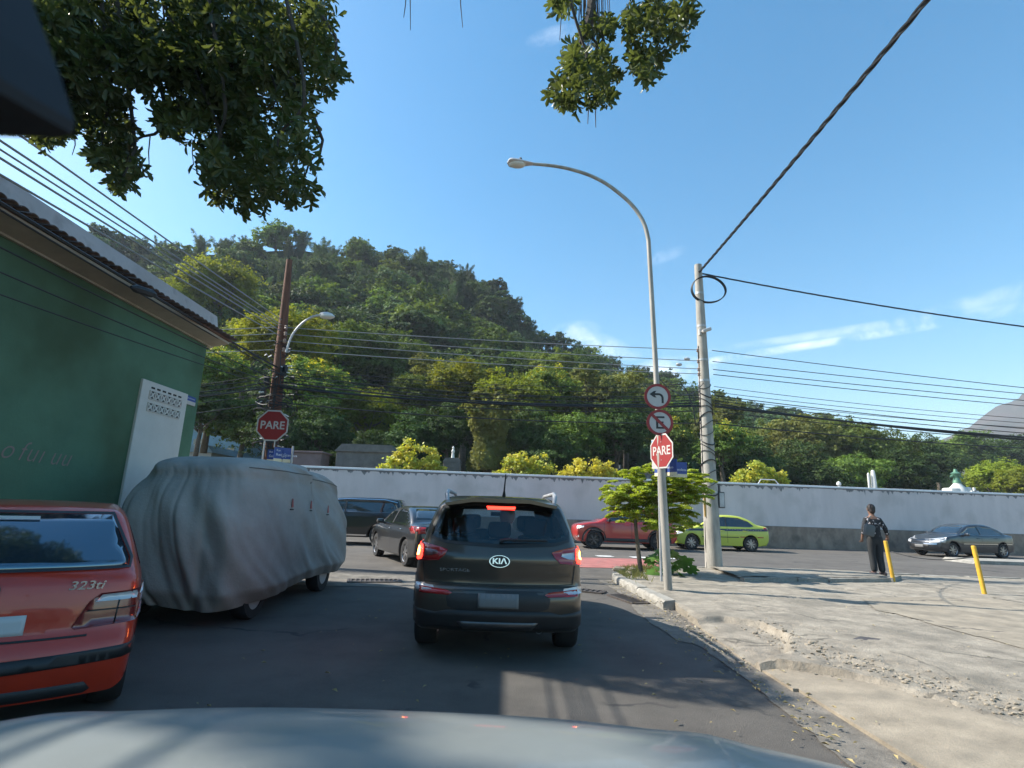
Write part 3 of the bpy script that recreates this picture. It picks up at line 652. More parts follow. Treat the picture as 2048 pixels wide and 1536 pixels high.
# plume (bamboo-like) tree of the ridge
def plume(seed):
    rs = np.random.RandomState(seed); Ps = []; Ns = []
    for k in range(34):
        a = rs.uniform(0, 6.28); lean = rs.uniform(.05, .40); H_ = rs.uniform(4.5, 11.5); t = np.linspace(.15, 1, 46) ** .9
        x = np.cos(a) * lean * H_ * t ** 1.3; y = np.sin(a) * lean * H_ * t ** 1.3; z = H_ * (t - .22 * t ** 4)
        for _ in range(11):
            w = (1.05 - t)[:, None] * 1.2 + .28; Ps.append(np.stack([x, y, z], 1) + rs.normal(0, .5, (46, 3)) * w); Ns.append(np.tile([np.cos(a), np.sin(a), .4], (46, 1)))
    V, F = leafquads(np.concatenate(Ps), np.concatenate(Ns), .36, rs, .34, 1.0); return np_mesh('crown', V, F, ['leaf_hill'])
for i in range(3):
    q = MB()
    for k in range(7):
        a = k * .9 + i; q.tube([(0, 0, -2), (math.cos(a) * .5, math.sin(a) * .5, 4), (math.cos(a) * 1.8, math.sin(a) * 1.8, 8)], [.09, .07, .03], 5)
    KIND['plume%d' % i] = (plume(50 + i), mesh('trunk', q.v, q.f, 'bark', True))
# ------------------------------------------------------------------ the wooded hill
RPX = [(-900, 520), (-300, 500), (150, 484), (230, 474), (330, 478), (480, 468), (600, 462), (700, 478), (800, 484), (850, 494), (920, 508), (960, 540), (1000, 572), (1050, 626), (1080, 656), (1150, 694), (1200, 704), (1300, 742), (1400, 786), (1500, 822), (1560, 815), (1700, 838), (1870, 900), (2100, 960), (2600, 1010)]
RA = []; RE = []
for px, py in RPX: d = ray(px, py); RA.append(d.x / d.y); RE.append(d.z / d.y)
YR = 140.0
def ridge(a): return 1.5 + np.interp(a, RA, RE) * YR
def hill_z(X, Y):
    Y = np.maximum(Y, 1.0); a = X / Y; R_ = np.maximum(ridge(a) - 5.3, 1.5); t = np.clip((Y - 44) / (YR - 44), 0, 1.0); back = np.clip((Y - YR) / 160, 0, 1)
    z = R_ * (t * (1 - .12 * np.sin(t * PI))) * (1 - back * .9); z += (fbm(X * .05, Y * .05, 77) - .5) * 9 * t * (1 - t) * 1.6
    return z + .2
link('wooded_hill', grid_mesh('wooded_hill', -260, 190, 34, 300, 150, 100, hill_z, 'hill_soil', lambda X, Y: (X / Y > -1.9)), kind='structure')
cnt = 0; pts = []
for _ in range(9000):
    y = 56 + (YR + 4 - 56) * rnd.random() ** .8; a = rnd.uniform(-.82, .62); x = a * y
    if any((x - p[0]) ** 2 + (y - p[1]) ** 2 < (4.3 + .012 * y) ** 2 for p in pts): continue
    if a > .32 and y < 95: continue
    pts.append((x, y))
pts = sorted(pts, key=lambda p: -p[1]); ncl = 0
for x, y in pts:
    z = float(hill_z(np.array([x]), np.array([y]))[0]); a = x / y; pl = (y > YR - 30 and a < .06 and rnd.random() < .5)
    if cnt >= 298: break
    u, v_ = proj((x, y, z + 8))
    if v_ > 985 or u > 2080: continue
    if pl and ncl >= 120: pl = False
    cnt += 0 if pl else 1; ncl += 1 if pl else 0
    if pl: tree('bamboo_clump', 'plume%d' % rnd.randint(0, 2), (x, y, z - 1.6), rnd.uniform(.6, 1.0), rnd.random() * 6, label='feathery plumed clump on the upper slope of the wooded hill', cat='tree', group='feathery clumps on the hill ridge')
    else: s = rnd.uniform(.95, 1.4); hk = rnd.choice([0, 1, 2, 0, 1, 2, 3, 4]); tree('hill_tree', 'hill%d' % hk, (x, y, z - 1.9), s, rnd.random() * 6, s * rnd.uniform(.8, 1.15), label='%s tree %s of the wooded hill' % ('dark green' if hk < 3 else 'lighter green', 'near the foot' if y < 85 else 'half way up the slope' if y < 115 else 'high on the upper slope'), cat='tree', group='trees covering the wooded hill')
print('hill trees', cnt)
# ------------------------------------------------------------------ trees behind the wall: (px, py of the top, depth, crown width in px, kind, label)
FT = [(590, 606, 46, 190, 'bright', 'bright green spreading tree behind the wooden pole, tallest on the left'),
 (505, 640, 50, 130, 'bright_b', 'bright green tree just left of the wooden pole behind the tall one'),
 (440, 548, 80, 170, 'bright', 'bright green crown high on the slope above the green building roof'),
 (345, 562, 75, 110, 'bright_b', 'yellow-green crown beside the roof tip, left of the wires'),
 (440, 690, 36, 150, 'yellowing', 'tree with yellow flowers showing past the eave of the green building'),
 (415, 760, 34, 120, 'dark', 'dark tree just beyond the corner of the green building'),
 (625, 708, 38, 170, 'yellowing', 'tree topped with yellow blossom under the curved lamp'),
 (500, 770, 36, 150, 'mid', 'mid green tree behind the left stop sign'),
 (560, 820, 33, 120, 'dark', 'dark green tree low behind the left stop sign'),
 (640, 800, 35, 140, 'dark', 'dark green tree right of the left stop sign'),
 (740, 768, 40, 140, 'bright', 'light green rounded tree in the middle of the dark thicket'),
 (700, 655, 60, 170, 'mid_b', 'green tree on the slope right of the curved lamp'),
 (800, 680, 62, 150, 'mid', 'green tree on the slope above the light rounded tree'),
 (870, 690, 55, 150, 'olive', 'olive tree with pale feathery top at mid slope'),
 (850, 735, 46, 120, 'mid', 'green tree between the light rounded tree and the broad bright tree'),
 (935, 712, 46, 180, 'bright_b', 'broad bright green tree above the middle of the wall'),
 (1030, 742, 42, 180, 'bright', 'yellow-green tree above the hatchback of the dark SUV'),
 (1100, 728, 44, 140, 'yellowing', 'tree dotted with yellow blossom right of the middle'),
 (1180, 712, 46, 150, 'olive', 'grey-green feathery tree left of the street lamp'),
 (1250, 722, 48, 140, 'olive', 'tall grey-green tree directly left of the street lamp'),
 (1110, 690, 70, 110, 'mid', 'round dark crown on the skyline where the hill meets the sky'),
 (1050, 678, 75, 110, 'mid_b', 'round crown on the skyline left of the grey-green trees'),
 (1165, 700, 75, 100, 'dark', 'dark round crown on the falling skyline'),
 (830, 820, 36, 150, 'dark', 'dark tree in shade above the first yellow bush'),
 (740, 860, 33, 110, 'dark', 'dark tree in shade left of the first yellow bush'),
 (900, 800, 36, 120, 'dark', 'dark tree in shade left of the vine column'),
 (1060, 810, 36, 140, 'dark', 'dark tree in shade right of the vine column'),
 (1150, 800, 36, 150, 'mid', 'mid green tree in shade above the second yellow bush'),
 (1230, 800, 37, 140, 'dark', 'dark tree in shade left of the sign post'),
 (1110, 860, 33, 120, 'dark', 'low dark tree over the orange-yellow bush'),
 (1330, 800, 44, 100, 'mid_b', 'green tree seen between the street lamp and the concrete pole'),
 (1345, 832, 38, 110, 'yellowing', 'yellow-tipped tree behind the no parking sign'),
 (1435, 776, 52, 110, 'olive', 'pale-topped tree just right of the concrete pole'),
 (1440, 838, 40, 120, 'yellowing', 'low yellow-tipped tree just right of the concrete pole'),
 (1530, 826, 62, 130, 'mid', 'green tree right of the concrete pole in the far belt'),
 (1600, 822, 56, 150, 'olive', 'pale green tree in the middle of the right-hand belt'),
 (1680, 826, 58, 150, 'mid_b', 'green tree right of the pale one in the right-hand belt'),
 (1760, 848, 62, 140, 'mid', 'green tree near the right end of the tree belt'),
 (1830, 868, 66, 120, 'dark', 'dark green tree ending the tree belt on the right'),
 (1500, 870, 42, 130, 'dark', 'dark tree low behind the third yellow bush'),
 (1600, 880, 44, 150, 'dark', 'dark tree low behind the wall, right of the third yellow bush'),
 (1700, 885, 46, 140, 'mid', 'low green tree behind the white obelisk'),
 (1790, 895, 48, 130, 'dark', 'low dark tree right of the white obelisk'),
 (1870, 905, 90, 110, 'mid', 'hazy green tree left of the white monument'),
 (1930, 900, 95, 120, 'mid_b', 'hazy green tree behind the white monument'),
 (1990, 905, 100, 120, 'mid', 'hazy green tree right of the white monument'),
 (2045, 895, 95, 130, 'dark', 'hazy dark tree at the right edge beyond the wall'),
 (1990, 940, 55, 110, 'bright', 'bright low tree behind the small white cross'),
 (2050, 945, 52, 120, 'bright_b', 'bright low tree at the right edge behind the wall'),
 (300, 900, 40, 150, 'dark', 'dark tree hidden behind the covered van'), (680, 880, 34, 100, 'mid', 'small green tree above the mauve tomb')]
for i, (px, py, Y_, wpx, kd, lb) in enumerate(FT):
    top = atY(px, py, Y_); R0 = {'bright': 3.6, 'bright_b': 3.8, 'mid': 4, 'mid_b': 3.6, 'dark': 4.2, 'yellowing': 3.6, 'olive': 3.4}[kd]; Hc = {'bright': 7.8, 'bright_b': 7.5, 'mid': 8.2, 'mid_b': 8.5, 'dark': 8.3, 'yellowing': 7.7, 'olive': 8.0}[kd]
    s = wpx / FPX * Y_ / 2 / R0 * 1.12; gz = float(hill_z(np.array([top.x]), np.array([Y_]))[0]) - .3
    tree('tree', kd, (top.x, Y_, max(gz, top.z - Hc * s * 1.05)), s, i * 1.3, label=lb, cat='tree', group='trees behind the cemetery wall')
# vine-covered column
vc = empty('vine_covered_tree', tuple(atY(972, 940, 34)), label='pillar of olive green creeper hanging in front of the dark trees above the wall', cat='tree')
rs = np.random.RandomState(3); n = 15000; t = rs.random(n); a = rs.uniform(0, 6.28, n); r = (.85 + .22 * np.sin(t * 11) + .25 * np.sin(a * 3 + t * 6) + .2 * rs.random(n)) * (1 - .25 * t ** 3)
base = vc.location.copy(); Ht = atY(970, 805, 34).z - base.z
P = np.stack([np.cos(a) * r * rs.uniform(.8, 1.05, n) + .25 * t, np.sin(a) * r * rs.uniform(.8, 1.05, n), t * Ht], 1); P = P[~((t > .95) & (rs.random(n) < .3))]
N = P * [1, 1, 0] + [0, 0, -.2]; V, F = leafquads(P, N, .26, rs, .42, .5); link('creeper', np_mesh('creeper', V, F, ['leaf_olive']), vc)
me_, lb_ = crown(91, 1.9, 2.4, 14, 8000, .22, 'leaf_olive', base=0); o = link('crown', me_, vc); o.location = (.35, 0, Ht - .2)
q = MB(); q.tube([(0, 0, -3), (0, 0, Ht)], [.35, .2]); q.obj('trunk', 'bark', vc)
# dark shrubs behind the wall, standing in for the shadows among the trees
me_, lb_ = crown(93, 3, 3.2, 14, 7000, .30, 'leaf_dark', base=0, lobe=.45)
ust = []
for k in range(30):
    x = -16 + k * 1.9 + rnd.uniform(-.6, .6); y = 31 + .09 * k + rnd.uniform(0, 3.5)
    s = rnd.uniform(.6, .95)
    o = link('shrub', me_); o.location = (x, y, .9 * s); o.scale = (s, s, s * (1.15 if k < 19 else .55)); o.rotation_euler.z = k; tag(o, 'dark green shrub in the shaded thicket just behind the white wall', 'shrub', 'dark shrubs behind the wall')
# yellow leaved bushes over the wall
def ybush(px0, px1, py, depth, m2, frac, lb, seed):
    a = atY(px0 - 6, 945, depth); b = atY(px1 + 6, 950, depth); top = atY((px0 + px1) / 2, py, depth); w = (b.x - a.x) / 2; h = top.z - 2.2
    rs = np.random.RandomState(seed); n = int(2600 * w * 1.3); u = rs.uniform(-1, 1, n); env = np.sqrt(np.clip(1 - np.abs(u) ** 2.6, 0, 1)) * (.88 + .10 * np.sin(u * 4 + seed) + .05 * np.sin(u * 31 + seed)); t = rs.random(n) ** .55
    nc = int(70 * w); cu = rs.uniform(-1, 1, nc); ct = rs.random(nc) ** .5; ce = np.sqrt(np.clip(1 - np.abs(cu) ** 2.4, 0, 1)) * rs.uniform(.75, 1.12, nc); ci = rs.randint(0, nc, n)
    P = np.stack([cu[ci] * w, rs.uniform(-1, 1, nc)[ci] * .6 * np.sqrt(1 - ct[ci] * .7), ct[ci] * ce[ci] * h], 1) + rs.normal(0, 1, (n, 3)) * [.11, .12, .075]; cc2 = rs.random(nc)[ci]; t = ct[ci]; V, F = leafquads(P, np.stack([u * .3, -.5 - 0 * u, .7 + 0 * u], 1), .13, rs, .85, .7)
    mi = ((rs.random(n) * .5 + cc2 * .5) < frac * (.45 + t * .6)).astype(int); t_ = empty('yellow_bush', ((a.x + b.x) / 2, depth, 2.2), label=lb, cat='bush'); link('foliage', np_mesh('foliage', V, F, ['leaf_vine', m2], mi), t_)
    q = MB()
    for k in range(int(5 * w) + 3):
        x = rnd.uniform(-.8, .8) * w; q.tube([(x * .6, 0, -2.2), (x, 0, h * .3), (x + .1, 0, h * .6)], [.04, .03, .01], 5)
    q.obj('stem', 'bark', t_)
ybush(762, 888, 888, 28.6, 'flower_yellow', .55, 'leftmost yellow-green bush rising over the wall coping', 1)
ybush(992, 1116, 908, 29.4, 'flower_yellow', .5, 'yellow-green bush over the wall behind the dark SUV roof, left of the orange one', 2)
ybush(1112, 1245, 924, 29.2, 'flower_yellow', .95, 'orange-yellow bush on the wall left of the sign post', 3)
ybush(1464, 1572, 928, 30.0, 'flower_yellow', .4, 'yellow-green bush over the wall just right of the concrete pole', 4)
# ================================================================== MONUMENTS BEHIND THE WALL
def mon(name, px, py, Y_, lb, cat): p = atY(px, py, Y_); return empty(name, (p.x, Y_, 0), label=lb, cat=cat), p.z
t, z = mon('tomb', 618, 908, 31, 'low mauve tomb block showing above the wall behind the street name signs', 'tomb')
q = MB(); q.box((0, 0, z / 2), (1.9, 1.4, z), bev=.03); q.obj('block', 'stone_mauve', t); q = MB(); q.box((0, 0, z + .05), (2.1, 1.6, .1), bev=.02); q.obj('slab', 'stone_mauve', t)
t, z = mon('chapel_tomb', 740, 893, 32, 'wide grey tomb with a sloping top above the wall, left of the first yellow bush', 'tomb')
q = MB(); q.box((0, 0, z / 2 - .2), (3.2, 2, z - .4), bev=.03); q.obj('block', 'stone_grey', t); q = MB(); q.prism([(-1.7, z - .42), (1.7, z - .42), (1.5, z), (-1.3, z)], -1.1, 1.1); q.obj('roof', 'stone_grey', t)
t, z = mon('tomb', 905, 925, 30, 'pale grey tomb with a little statue right of the first yellow bush', 'tomb')
q = MB(); q.box((0, 0, z / 2), (.9, .8, z), bev=.03); q.prism([(-.5, z), (.5, z), (.35, z + .22), (-.35, z + .22)], -.4, .4); q.obj('block', 'stone_grey', t)
q = MB(); q.lathe([(.12, z + .2), (.09, z + .3), (.07, z + .5), (.10, z + .62), (.05, z + .72), (.07, z + .8), (.0, z + .9)], 10); q.obj('statue', 'stone_white', t)
t, z = mon('obelisk', 1745, 940, 30, 'slim pale obelisk standing above the wall behind the pedestrian', 'monument')
q = MB(); q.tube([(0, 0, 0), (0, 0, z - .35), (0, 0, z - .05), (0, 0, z)], [.2, .12, .09, .04], 10); q.obj('shaft', 'stone_white', t); q = MB(); q.tube([(-.28, 0, 2), (-.26, 0, z - .25), (-.25, 0, z - .15)], [.06, .06, .02], 6); q.obj('side_fragment', 'stone_white', t)
t, z = mon('stone_finial', 1677, 962, 29.5, 'tiny pale stone finial peeping over the wall left of the obelisk', 'monument')
q = MB(); q.lathe([(.1, 2.6), (.06, z - .25), (.12, z - .2), (.10, z - .08), (0, z)], 10); q.obj('finial', 'stone_white', t)
t, z = mon('monument', 1910, 938, 33, 'white monument with a green bronze figure on top near the right end of the wall', 'monument')
q = MB(); q.box((0, 0, 1.4), (1.5, 1.2, 3.4), bev=.05); q.box((-.35, 0, 3.25), (.7, .8, .5), bev=.1); q.box((.5, 0, 3.3), (.35, .5, .55), bev=.1); q.lathe([(.5, 3.1), (.42, 3.5), (.2, 3.75), (.16, 3.9)], 12); q.obj('base', 'stone_white', t, smooth=True)
q = MB(); q.lathe([(.22, 3.8), (.14, 4.1), (.2, 4.25), (.28, 4.35), (.12, 4.45), (.1, z - .12), (.07, z)], 10); q.tube([(-.35, 0, 4.15), (0, 0, 4.4), (.38, 0, 4.1)], [.05, .08, .05], 6); q.obj('figure', 'bronze_green', t, smooth=True)
t, z = mon('cross', 1948, 975, 30.5, 'small white cross standing above the wall right of the white monument', 'cross')
q = MB(); q.box((0, 0, z / 2), (.1, .1, z)); q.box((0, 0, z - .22), (.38, .1, .1)); q.obj('cross_body', 'stone_white', t)
t, z = mon('cross', 1240, 930, 31.5, 'small pale grey cross in the shade right of the orange-yellow bush', 'cross')
q = MB(); q.box((0, 0, z / 2), (.1, .1, z)); q.box((0, 0, z - .25), (.4, .1, .1)); q.obj('cross_body', 'stone_grey', t)
t, z = mon('tomb', 1285, 945, 30.8, 'flat grey tomb behind the wall left of the sign post', 'tomb')
q = MB(); q.box((0, 0, z / 2), (1.6, 1, z), bev=.02); q.obj('block', 'stone_grey', t); q = MB(); q.box((0, 0, z + .04), (1.8, 1.2, .08)); q.obj('slab', 'stone_grey', t)
t, z = mon('metal_frame', 1537, 960, 28.6, 'low pale metal hoop on the wall coping beside the third yellow bush', 'frame')
q = MB(); q.tube([(-.62, 0, 3.0), (-.4, 0, z + .02), (.32, 0, z + .02), (.62, 0, 3.0)], .025, 6); q.obj('hoop', 'lamp_shell', t)
# glimpses of houses behind the trees at the left
def house(name, c, d, m, roofm, nw, lb, gp=None, rz=0):
    t = empty(name, (c[0], c[1], c[2]), rz, label=lb, cat='house', group=gp); w, dd, h = d
    q = MB(); q.box((0, 0, h / 2), (w, dd, h)); q.obj('wall', m, t); q = MB(); q.prism([(-w / 2 - .2, h), (w / 2 + .2, h), (w / 2 - .3, h + .5), (-w / 2 + .3, h + .5)], -dd / 2 - .2, dd / 2 + .2); q.obj('roof', roofm, t)
    for fl in range(max(1, int(h / 3))):
        for k in range(nw):
            x = -w / 2 + (k + .5) * w / nw; q = MB(); q.box((x, -dd / 2 - .01, 1.6 + fl * 3), (w / nw * .45, .06, 1.2)); o = q.obj('window', 'glass_dark', t); q = MB(); q.box((x, -dd / 2 - .05, .96 + fl * 3), (w / nw * .55, .14, .08)); q.obj('sill', 'stone_white', o)
    return t
p = atY(425, 925, 39); house('hillside_house', (p.x - 1.2, 39, 1.0), (4.2, 4, 3.4), 'far_house', 'far_house_blue', 3, 'pale low house glimpsed between trees right of the green building')
p = atY(455, 900, 44); house('hillside_house', (p.x + .6, 44, 3.0), (2.6, 4, 4.6), 'far_house_blue', 'roof_brown', 2, 'narrow bluish house rising behind the pale low house at the left')
p = atY(400, 905, 48); house('hillside_house', (p.x, 48, 4.0), (3.4, 4, 3.2), 'far_house_blue', 'far_house', 2, 'bluish house just past the corner of the green building')
# ================================================================== FAR MOUNTAIN
MPX = [(1700, 900), (1850, 885), (1900, 868), (1935, 850), (1960, 832), (2000, 806), (2030, 792), (2060, 782), (2200, 740), (2500, 700), (3200, 760)]
MA = []; ME_ = []
for px, py in MPX: d = ray(px, py); MA.append(d.x / d.y); ME_.append(d.z / d.y)
YM = 900.0
def mtn(X, Y):
    a = X / Y; R_ = np.interp(a, MA, ME_) * YM * (1 + .10 * (fbm(a * 45, a * 0, 3, 5) - .5)); R_ = R_ * np.clip((a - .55) / .12, 0, 1); t = np.clip((Y - 420) / (YM - 420), 0, 1); back = np.clip((Y - YM) / 300, 0, 1)
    return -3 + R_ * t ** 1.25 * (1 - back) + (fbm(X * .02, Y * .02, 5, 6) - .5) * 46 * t * (1 - t) * 2 * np.clip(R_ / 60, 0, 1) + (fbm(X * .1, Y * .1, 15, 3) - .5) * 5 * np.clip(R_ / 40, 0, 1)
link('far_mountain', grid_mesh('far_mountain', 260, 1500, 400, 1200, 180, 120, mtn, 'rock'), kind='structure')
me_, lb_ = crown(97, 30, 18, 40, 16000, 2.2, 'leaf_hill', base=4, lobe=.30)
for k in range(30):
    y = 330 + 25 * (k % 4) + rnd.uniform(-10, 10); a = .56 + k * .024; x = a * y; o = link('tree_mass', me_); o.location = (x, y, 3 + rnd.uniform(0, 6)); o.rotation_euler.z = k; s = rnd.uniform(.5, .8); o.scale = (s, s, s * rnd.uniform(.8, 1.3)); tag(o, kind='stuff')
for k, (px, py, Y_, lb) in enumerate([(1918, 893, 300, 'tallest tiny white house at the foot of the far mountain'), (1936, 897, 302, 'tiny pale house right of the tallest one at the mountain foot'), (1880, 886, 310, 'tiny white house at the left end of the mountain foot'), (1862, 884, 312, 'tiny grey house furthest left at the mountain foot'), (1905, 900, 298, 'tiny pale house below the tallest one at the mountain foot')]):
    p = atY(px, py, Y_); house('far_house', (p.x, Y_, p.z - 5), (6 + k % 3, 5, 5 + (k == 0) * 4), 'far_house', 'roof_brown', 3, lb, 'far houses under the mountain')
# ================================================================== VEHICLES
class Car:
    """local frame: +Y forward, X right, origin on the ground under the middle of the car"""
    def __init__(s, name, loc, rz, upper, L, w0, wt, zb, H, wheels, wr, paint, label, cat='car', group=None, bow=.16, fillet=.07, arch=.06, zlow=.22, holes=None, sill_m=None, taper=.09):
        s.t = empty(name, loc, rz, label=label, cat=cat, group=group); s.L, s.w0, s.wt, s.zb, s.H, s.bow, s.taper = L, w0, wt, zb, H, bow, taper
        up = catmull([(p[0], p[1], 0) for p in upper], 5); up = [(p.x, p.y) for p in up]
        bot = []; ra = wr + arch
        for yw in sorted(wheels):           # rear first, travelling forward along the bottom
            k0 = math.asin(max(-1, min(1, (zlow - wr) / ra)))
            for k in range(15):
                a = PI - k0 * 1 - (PI - 2 * k0) * k / 14; bot.append((yw + ra * math.cos(a), wr + ra * math.sin(a)))
        # resample the upper contour evenly
        P = [Vector((*p, 0)) for p in up]; d = [0]
        for a, b in zip(P, P[1:]): d.append(d[-1] + (b - a).length)
        n = int(d[-1] / .05); U = []
        j = 0
        for k in range(n + 1):
            t = d[-1] * k / n
            while j < len(d) - 2 and d[j + 1] < t: j += 1
            q = P[j].lerp(P[j + 1], (t - d[j]) / max(1e-9, d[j + 1] - d[j])); U.append((q.x, q.y))
        ct = U + bot; N = len(ct); nu = len(U)
        nrm = []
        for i in range(N):
            a = Vector(ct[i - 1]); b = Vector(ct[(i + 1) % N]); t = (b - a).normalized(); nv = Vector((t.y, -t.x)); nrm.append(nv)
        # make normals point inward
        cen = Vector((0, .7)); 
        if (Vector(ct[nu // 2]) + nrm[nu // 2] * .1 - cen).length > (Vector(ct[nu // 2]) - cen).length: nrm = [-a for a in nrm]
        r = [fillet if i < nu else .015 for i in range(N)]
        rings = []; steps = 6
        for u in (0, .2, .4, .6, .8, .93): rings.append([(ct[i][0], ct[i][1], u * max(.05, s.W(*ct[i]) - r[i])) for i in range(N)])
        for k in range(steps + 1):
            th = PI / 2 * k / steps; row = []
            for i in range(N):
                ins = r[i] * (1 - math.cos(th)); y = ct[i][0] + nrm[i].x * ins; z = ct[i][1] + nrm[i].y * ins; row.append((y, z, s.W(y, z) - r[i] * (1 - math.sin(th))))
            rings.append(row)
        last = rings[-1]; poly = [Vector((a[0], a[1])) for a in last]; inner = []
        y = -L / 2 + .07
        while y < L / 2:
            z = .2
            while z < H:
                if inpoly(y, z, poly) and min((Vector((y, z)) - p).length for p in poly) > .035: inner.append(Vector((y, z)))
                z += .07
            y += .11
        vs2, _, fs2, *_ = delaunay_2d_cdt(poly + inner, [], [list(range(len(poly)))], 1, 1e-6)
        V = []; F = []; idx = {}
        def addring(row, sg): base = len(V); V.extend([s.deform(sg * x, y, z) for y, z, x in row]); return base
        bases = [addring(rg, -1) for rg in rings[::-1]] + [addring(rg, 1) for rg in rings[1:]]
        for a, b in zip(bases, bases[1:]):
            for i in range(N): j = (i + 1) % N; F.append([a + i, a + j, b + j, b + i])
        for sg in (-1, 1):
            base = len(V); V.extend([s.deform(sg * s.W(p.x, p.y), p.x, p.y) for p in vs2])
            F.extend([[base + k for k in (q if sg > 0 else q[::-1])] for q in fs2])
        s.bvh = BVHTree.FromPolygons(V, F)
        if holes:
            keep = []
            for q in F:
                c = sum((Vector(V[i]) for i in q), Vector()) / len(q); cut = False
                for ax, P_, sgn in holes:
                    co = (c.x, c.z) if ax == 'y' else (c.y, c.z); pos = c.y if ax == 'y' else c.x
                    if pos * sgn > 0 and (ax == 'y' or abs(c.x) > .55 * s.wt) and all(inpoly(*((V[i][0], V[i][2]) if ax == 'y' else (V[i][1], V[i][2])), P_) for i in q): cut = True
                if not cut: keep.append(q)
            F = keep
        me = mesh('body', V, F, paint, True); bm = bmesh.new(); bm.from_mesh(me); bmesh.ops.remove_doubles(bm, verts=bm.verts, dist=.002); bmesh.ops.recalc_face_normals(bm, faces=bm.faces); bm.to_mesh(me); bm.free()
        me.polygons.foreach_set('use_smooth', [True] * len(me.polygons)); me.set_sharp_from_angle(angle=math.radians(40))
        s.body = link('body', me, s.t); s.paint = paint; s.tilt = 0
        q = MB(); q.box((0, 0, zlow + .03), (1.5 * w0, L * .82, .05)); q.obj('underbody', 'plastic_black', s.t)
    def W(s, y, z):
        zb = s.zb
        if z < zb: w = s.w0 * (.955 + .045 * math.sin(PI * min(1, max(0, (z - .15) / (zb - .1)))) ** .8)
        else:
            t = min(1, (z - zb) / (s.H - zb)); w = s.w0 * .965 + (s.wt - s.w0 * .965) * t ** 1.15
        return w * (1 - s.taper * (abs(y) / (s.L / 2)) ** 4)
    def deform(s, x, y, z):
        sm = min(1, max(0, (abs(y) - (s.L / 2 - .9)) / .7)); sm = sm * sm * (3 - 2 * sm); f = (abs(x) / s.w0) ** 2.6
        up = min(1, max(0, (z - s.zb) / .1))
        return Vector((x, y - math.copysign(1, y) * s.bow * sm * f, z - .035 * up * (abs(x) / s.w0) ** 2))
    def hit(s, ax, a, b):
        if ax in ('L', 'R'): sg = -1 if ax == 'L' else 1; o, d = Vector((sg * 3, a, b)), Vector((-sg, 0, 0))
        elif ax == 'rear': o, d = Vector((a, -5, b)), Vector((0, 1, 0))
        elif ax == 'front': o, d = Vector((a, 5, b)), Vector((0, -1, 0))
        else: o, d = Vector((a, b, 4)), Vector((0, 0, -1))
        h = s.bvh.ray_cast(o, d)
        if h[0] is None:
            h2 = s.bvh.find_nearest(o + d * (3 if ax in 'LR' else 2.8)); p, n = h2[0], h2[1]
        else: p, n = h[0], h[1]
        if n.dot(d) > 0: n = -n
        return p, n
    def patch(s, name, m, ax, P, off=.005, h=.05, parent=None, skirt=.02, smooth_pts=0, **k):
        if smooth_pts: P = [(p.x, p.y) for p in catmull([(a, b, 0) for a, b in P], smooth_pts, True)]
        B_ = []
        for (a, b), (c, d) in zip(P, P[1:] + P[:1]):
            n = max(1, int(math.hypot(c - a, d - b) / h)); B_ += [(a + (c - a) * i / n, b + (d - b) * i / n) for i in range(n)]
        x0, x1 = min(p[0] for p in B_), max(p[0] for p in B_); y0, y1 = min(p[1] for p in B_), max(p[1] for p in B_); I = []
        a = x0 + h / 2
        while a < x1:
            b = y0 + h / 2
            while b < y1:
                if inpoly(a, b, B_) and min((a - p[0]) ** 2 + (b - p[1]) ** 2 for p in B_) > (h * .45) ** 2: I.append((a, b))
                b += h
            a += h
        v, _, f, *_ = delaunay_2d_cdt([Vector(p) for p in B_ + I], [], [list(range(len(B_)))], 1, 1e-6)
        V = []; V2 = []
        for p in v:
            q, n = s.hit(ax, p.x, p.y); V.append(q + n * off); V2.append(q - n * skirt)
        nb = len(B_); F = [list(q) for q in f]; base = len(V)
        if skirt and len(v) == nb + len(I):
            V += V2[:nb]; F += [[i, (i + 1) % nb, base + (i + 1) % nb, base + i] for i in range(nb)]
        o = link(name, mesh(name, V, F, m, True), parent or s.t, **k)
        return o
    def ribbon(s, name, m, ax, P, w, off=.004, closed=False, parent=None, h=.06):
        Q = []
        pr = list(zip(P, P[1:] + ([P[0]] if closed else [])))
        if not closed: pr = list(zip(P, P[1:]))
        for (a, b), (c, d) in pr:
            n = max(1, int(math.hypot(c - a, d - b) / h)); Q += [(a + (c - a) * i / n, b + (d - b) * i / n) for i in range(n)]
        if not closed: Q.append(P[-1])
        N = len(Q); V = []; F = []
        for i, (a, b) in enumerate(Q):
            p0 = Q[(i - 1) % N] if closed or i else Q[0]; p1 = Q[(i + 1) % N] if closed or i < N - 1 else Q[-1]; t = Vector((p1[0] - p0[0], p1[1] - p0[1])); t = t.normalized() if t.length else Vector((1, 0)); nn = Vector((-t.y, t.x)) * w / 2
            for sg in (-1, 1): q, n = s.hit(ax, a + sg * nn.x, b + sg * nn.y); V.append(q + n * off)
        for i in range(N if closed else N - 1): j = (i + 1) % N; F.append([2 * i, 2 * i + 1, 2 * j + 1, 2 * j])
        return link(name, mesh(name, V, F, m, True), parent or s.t)
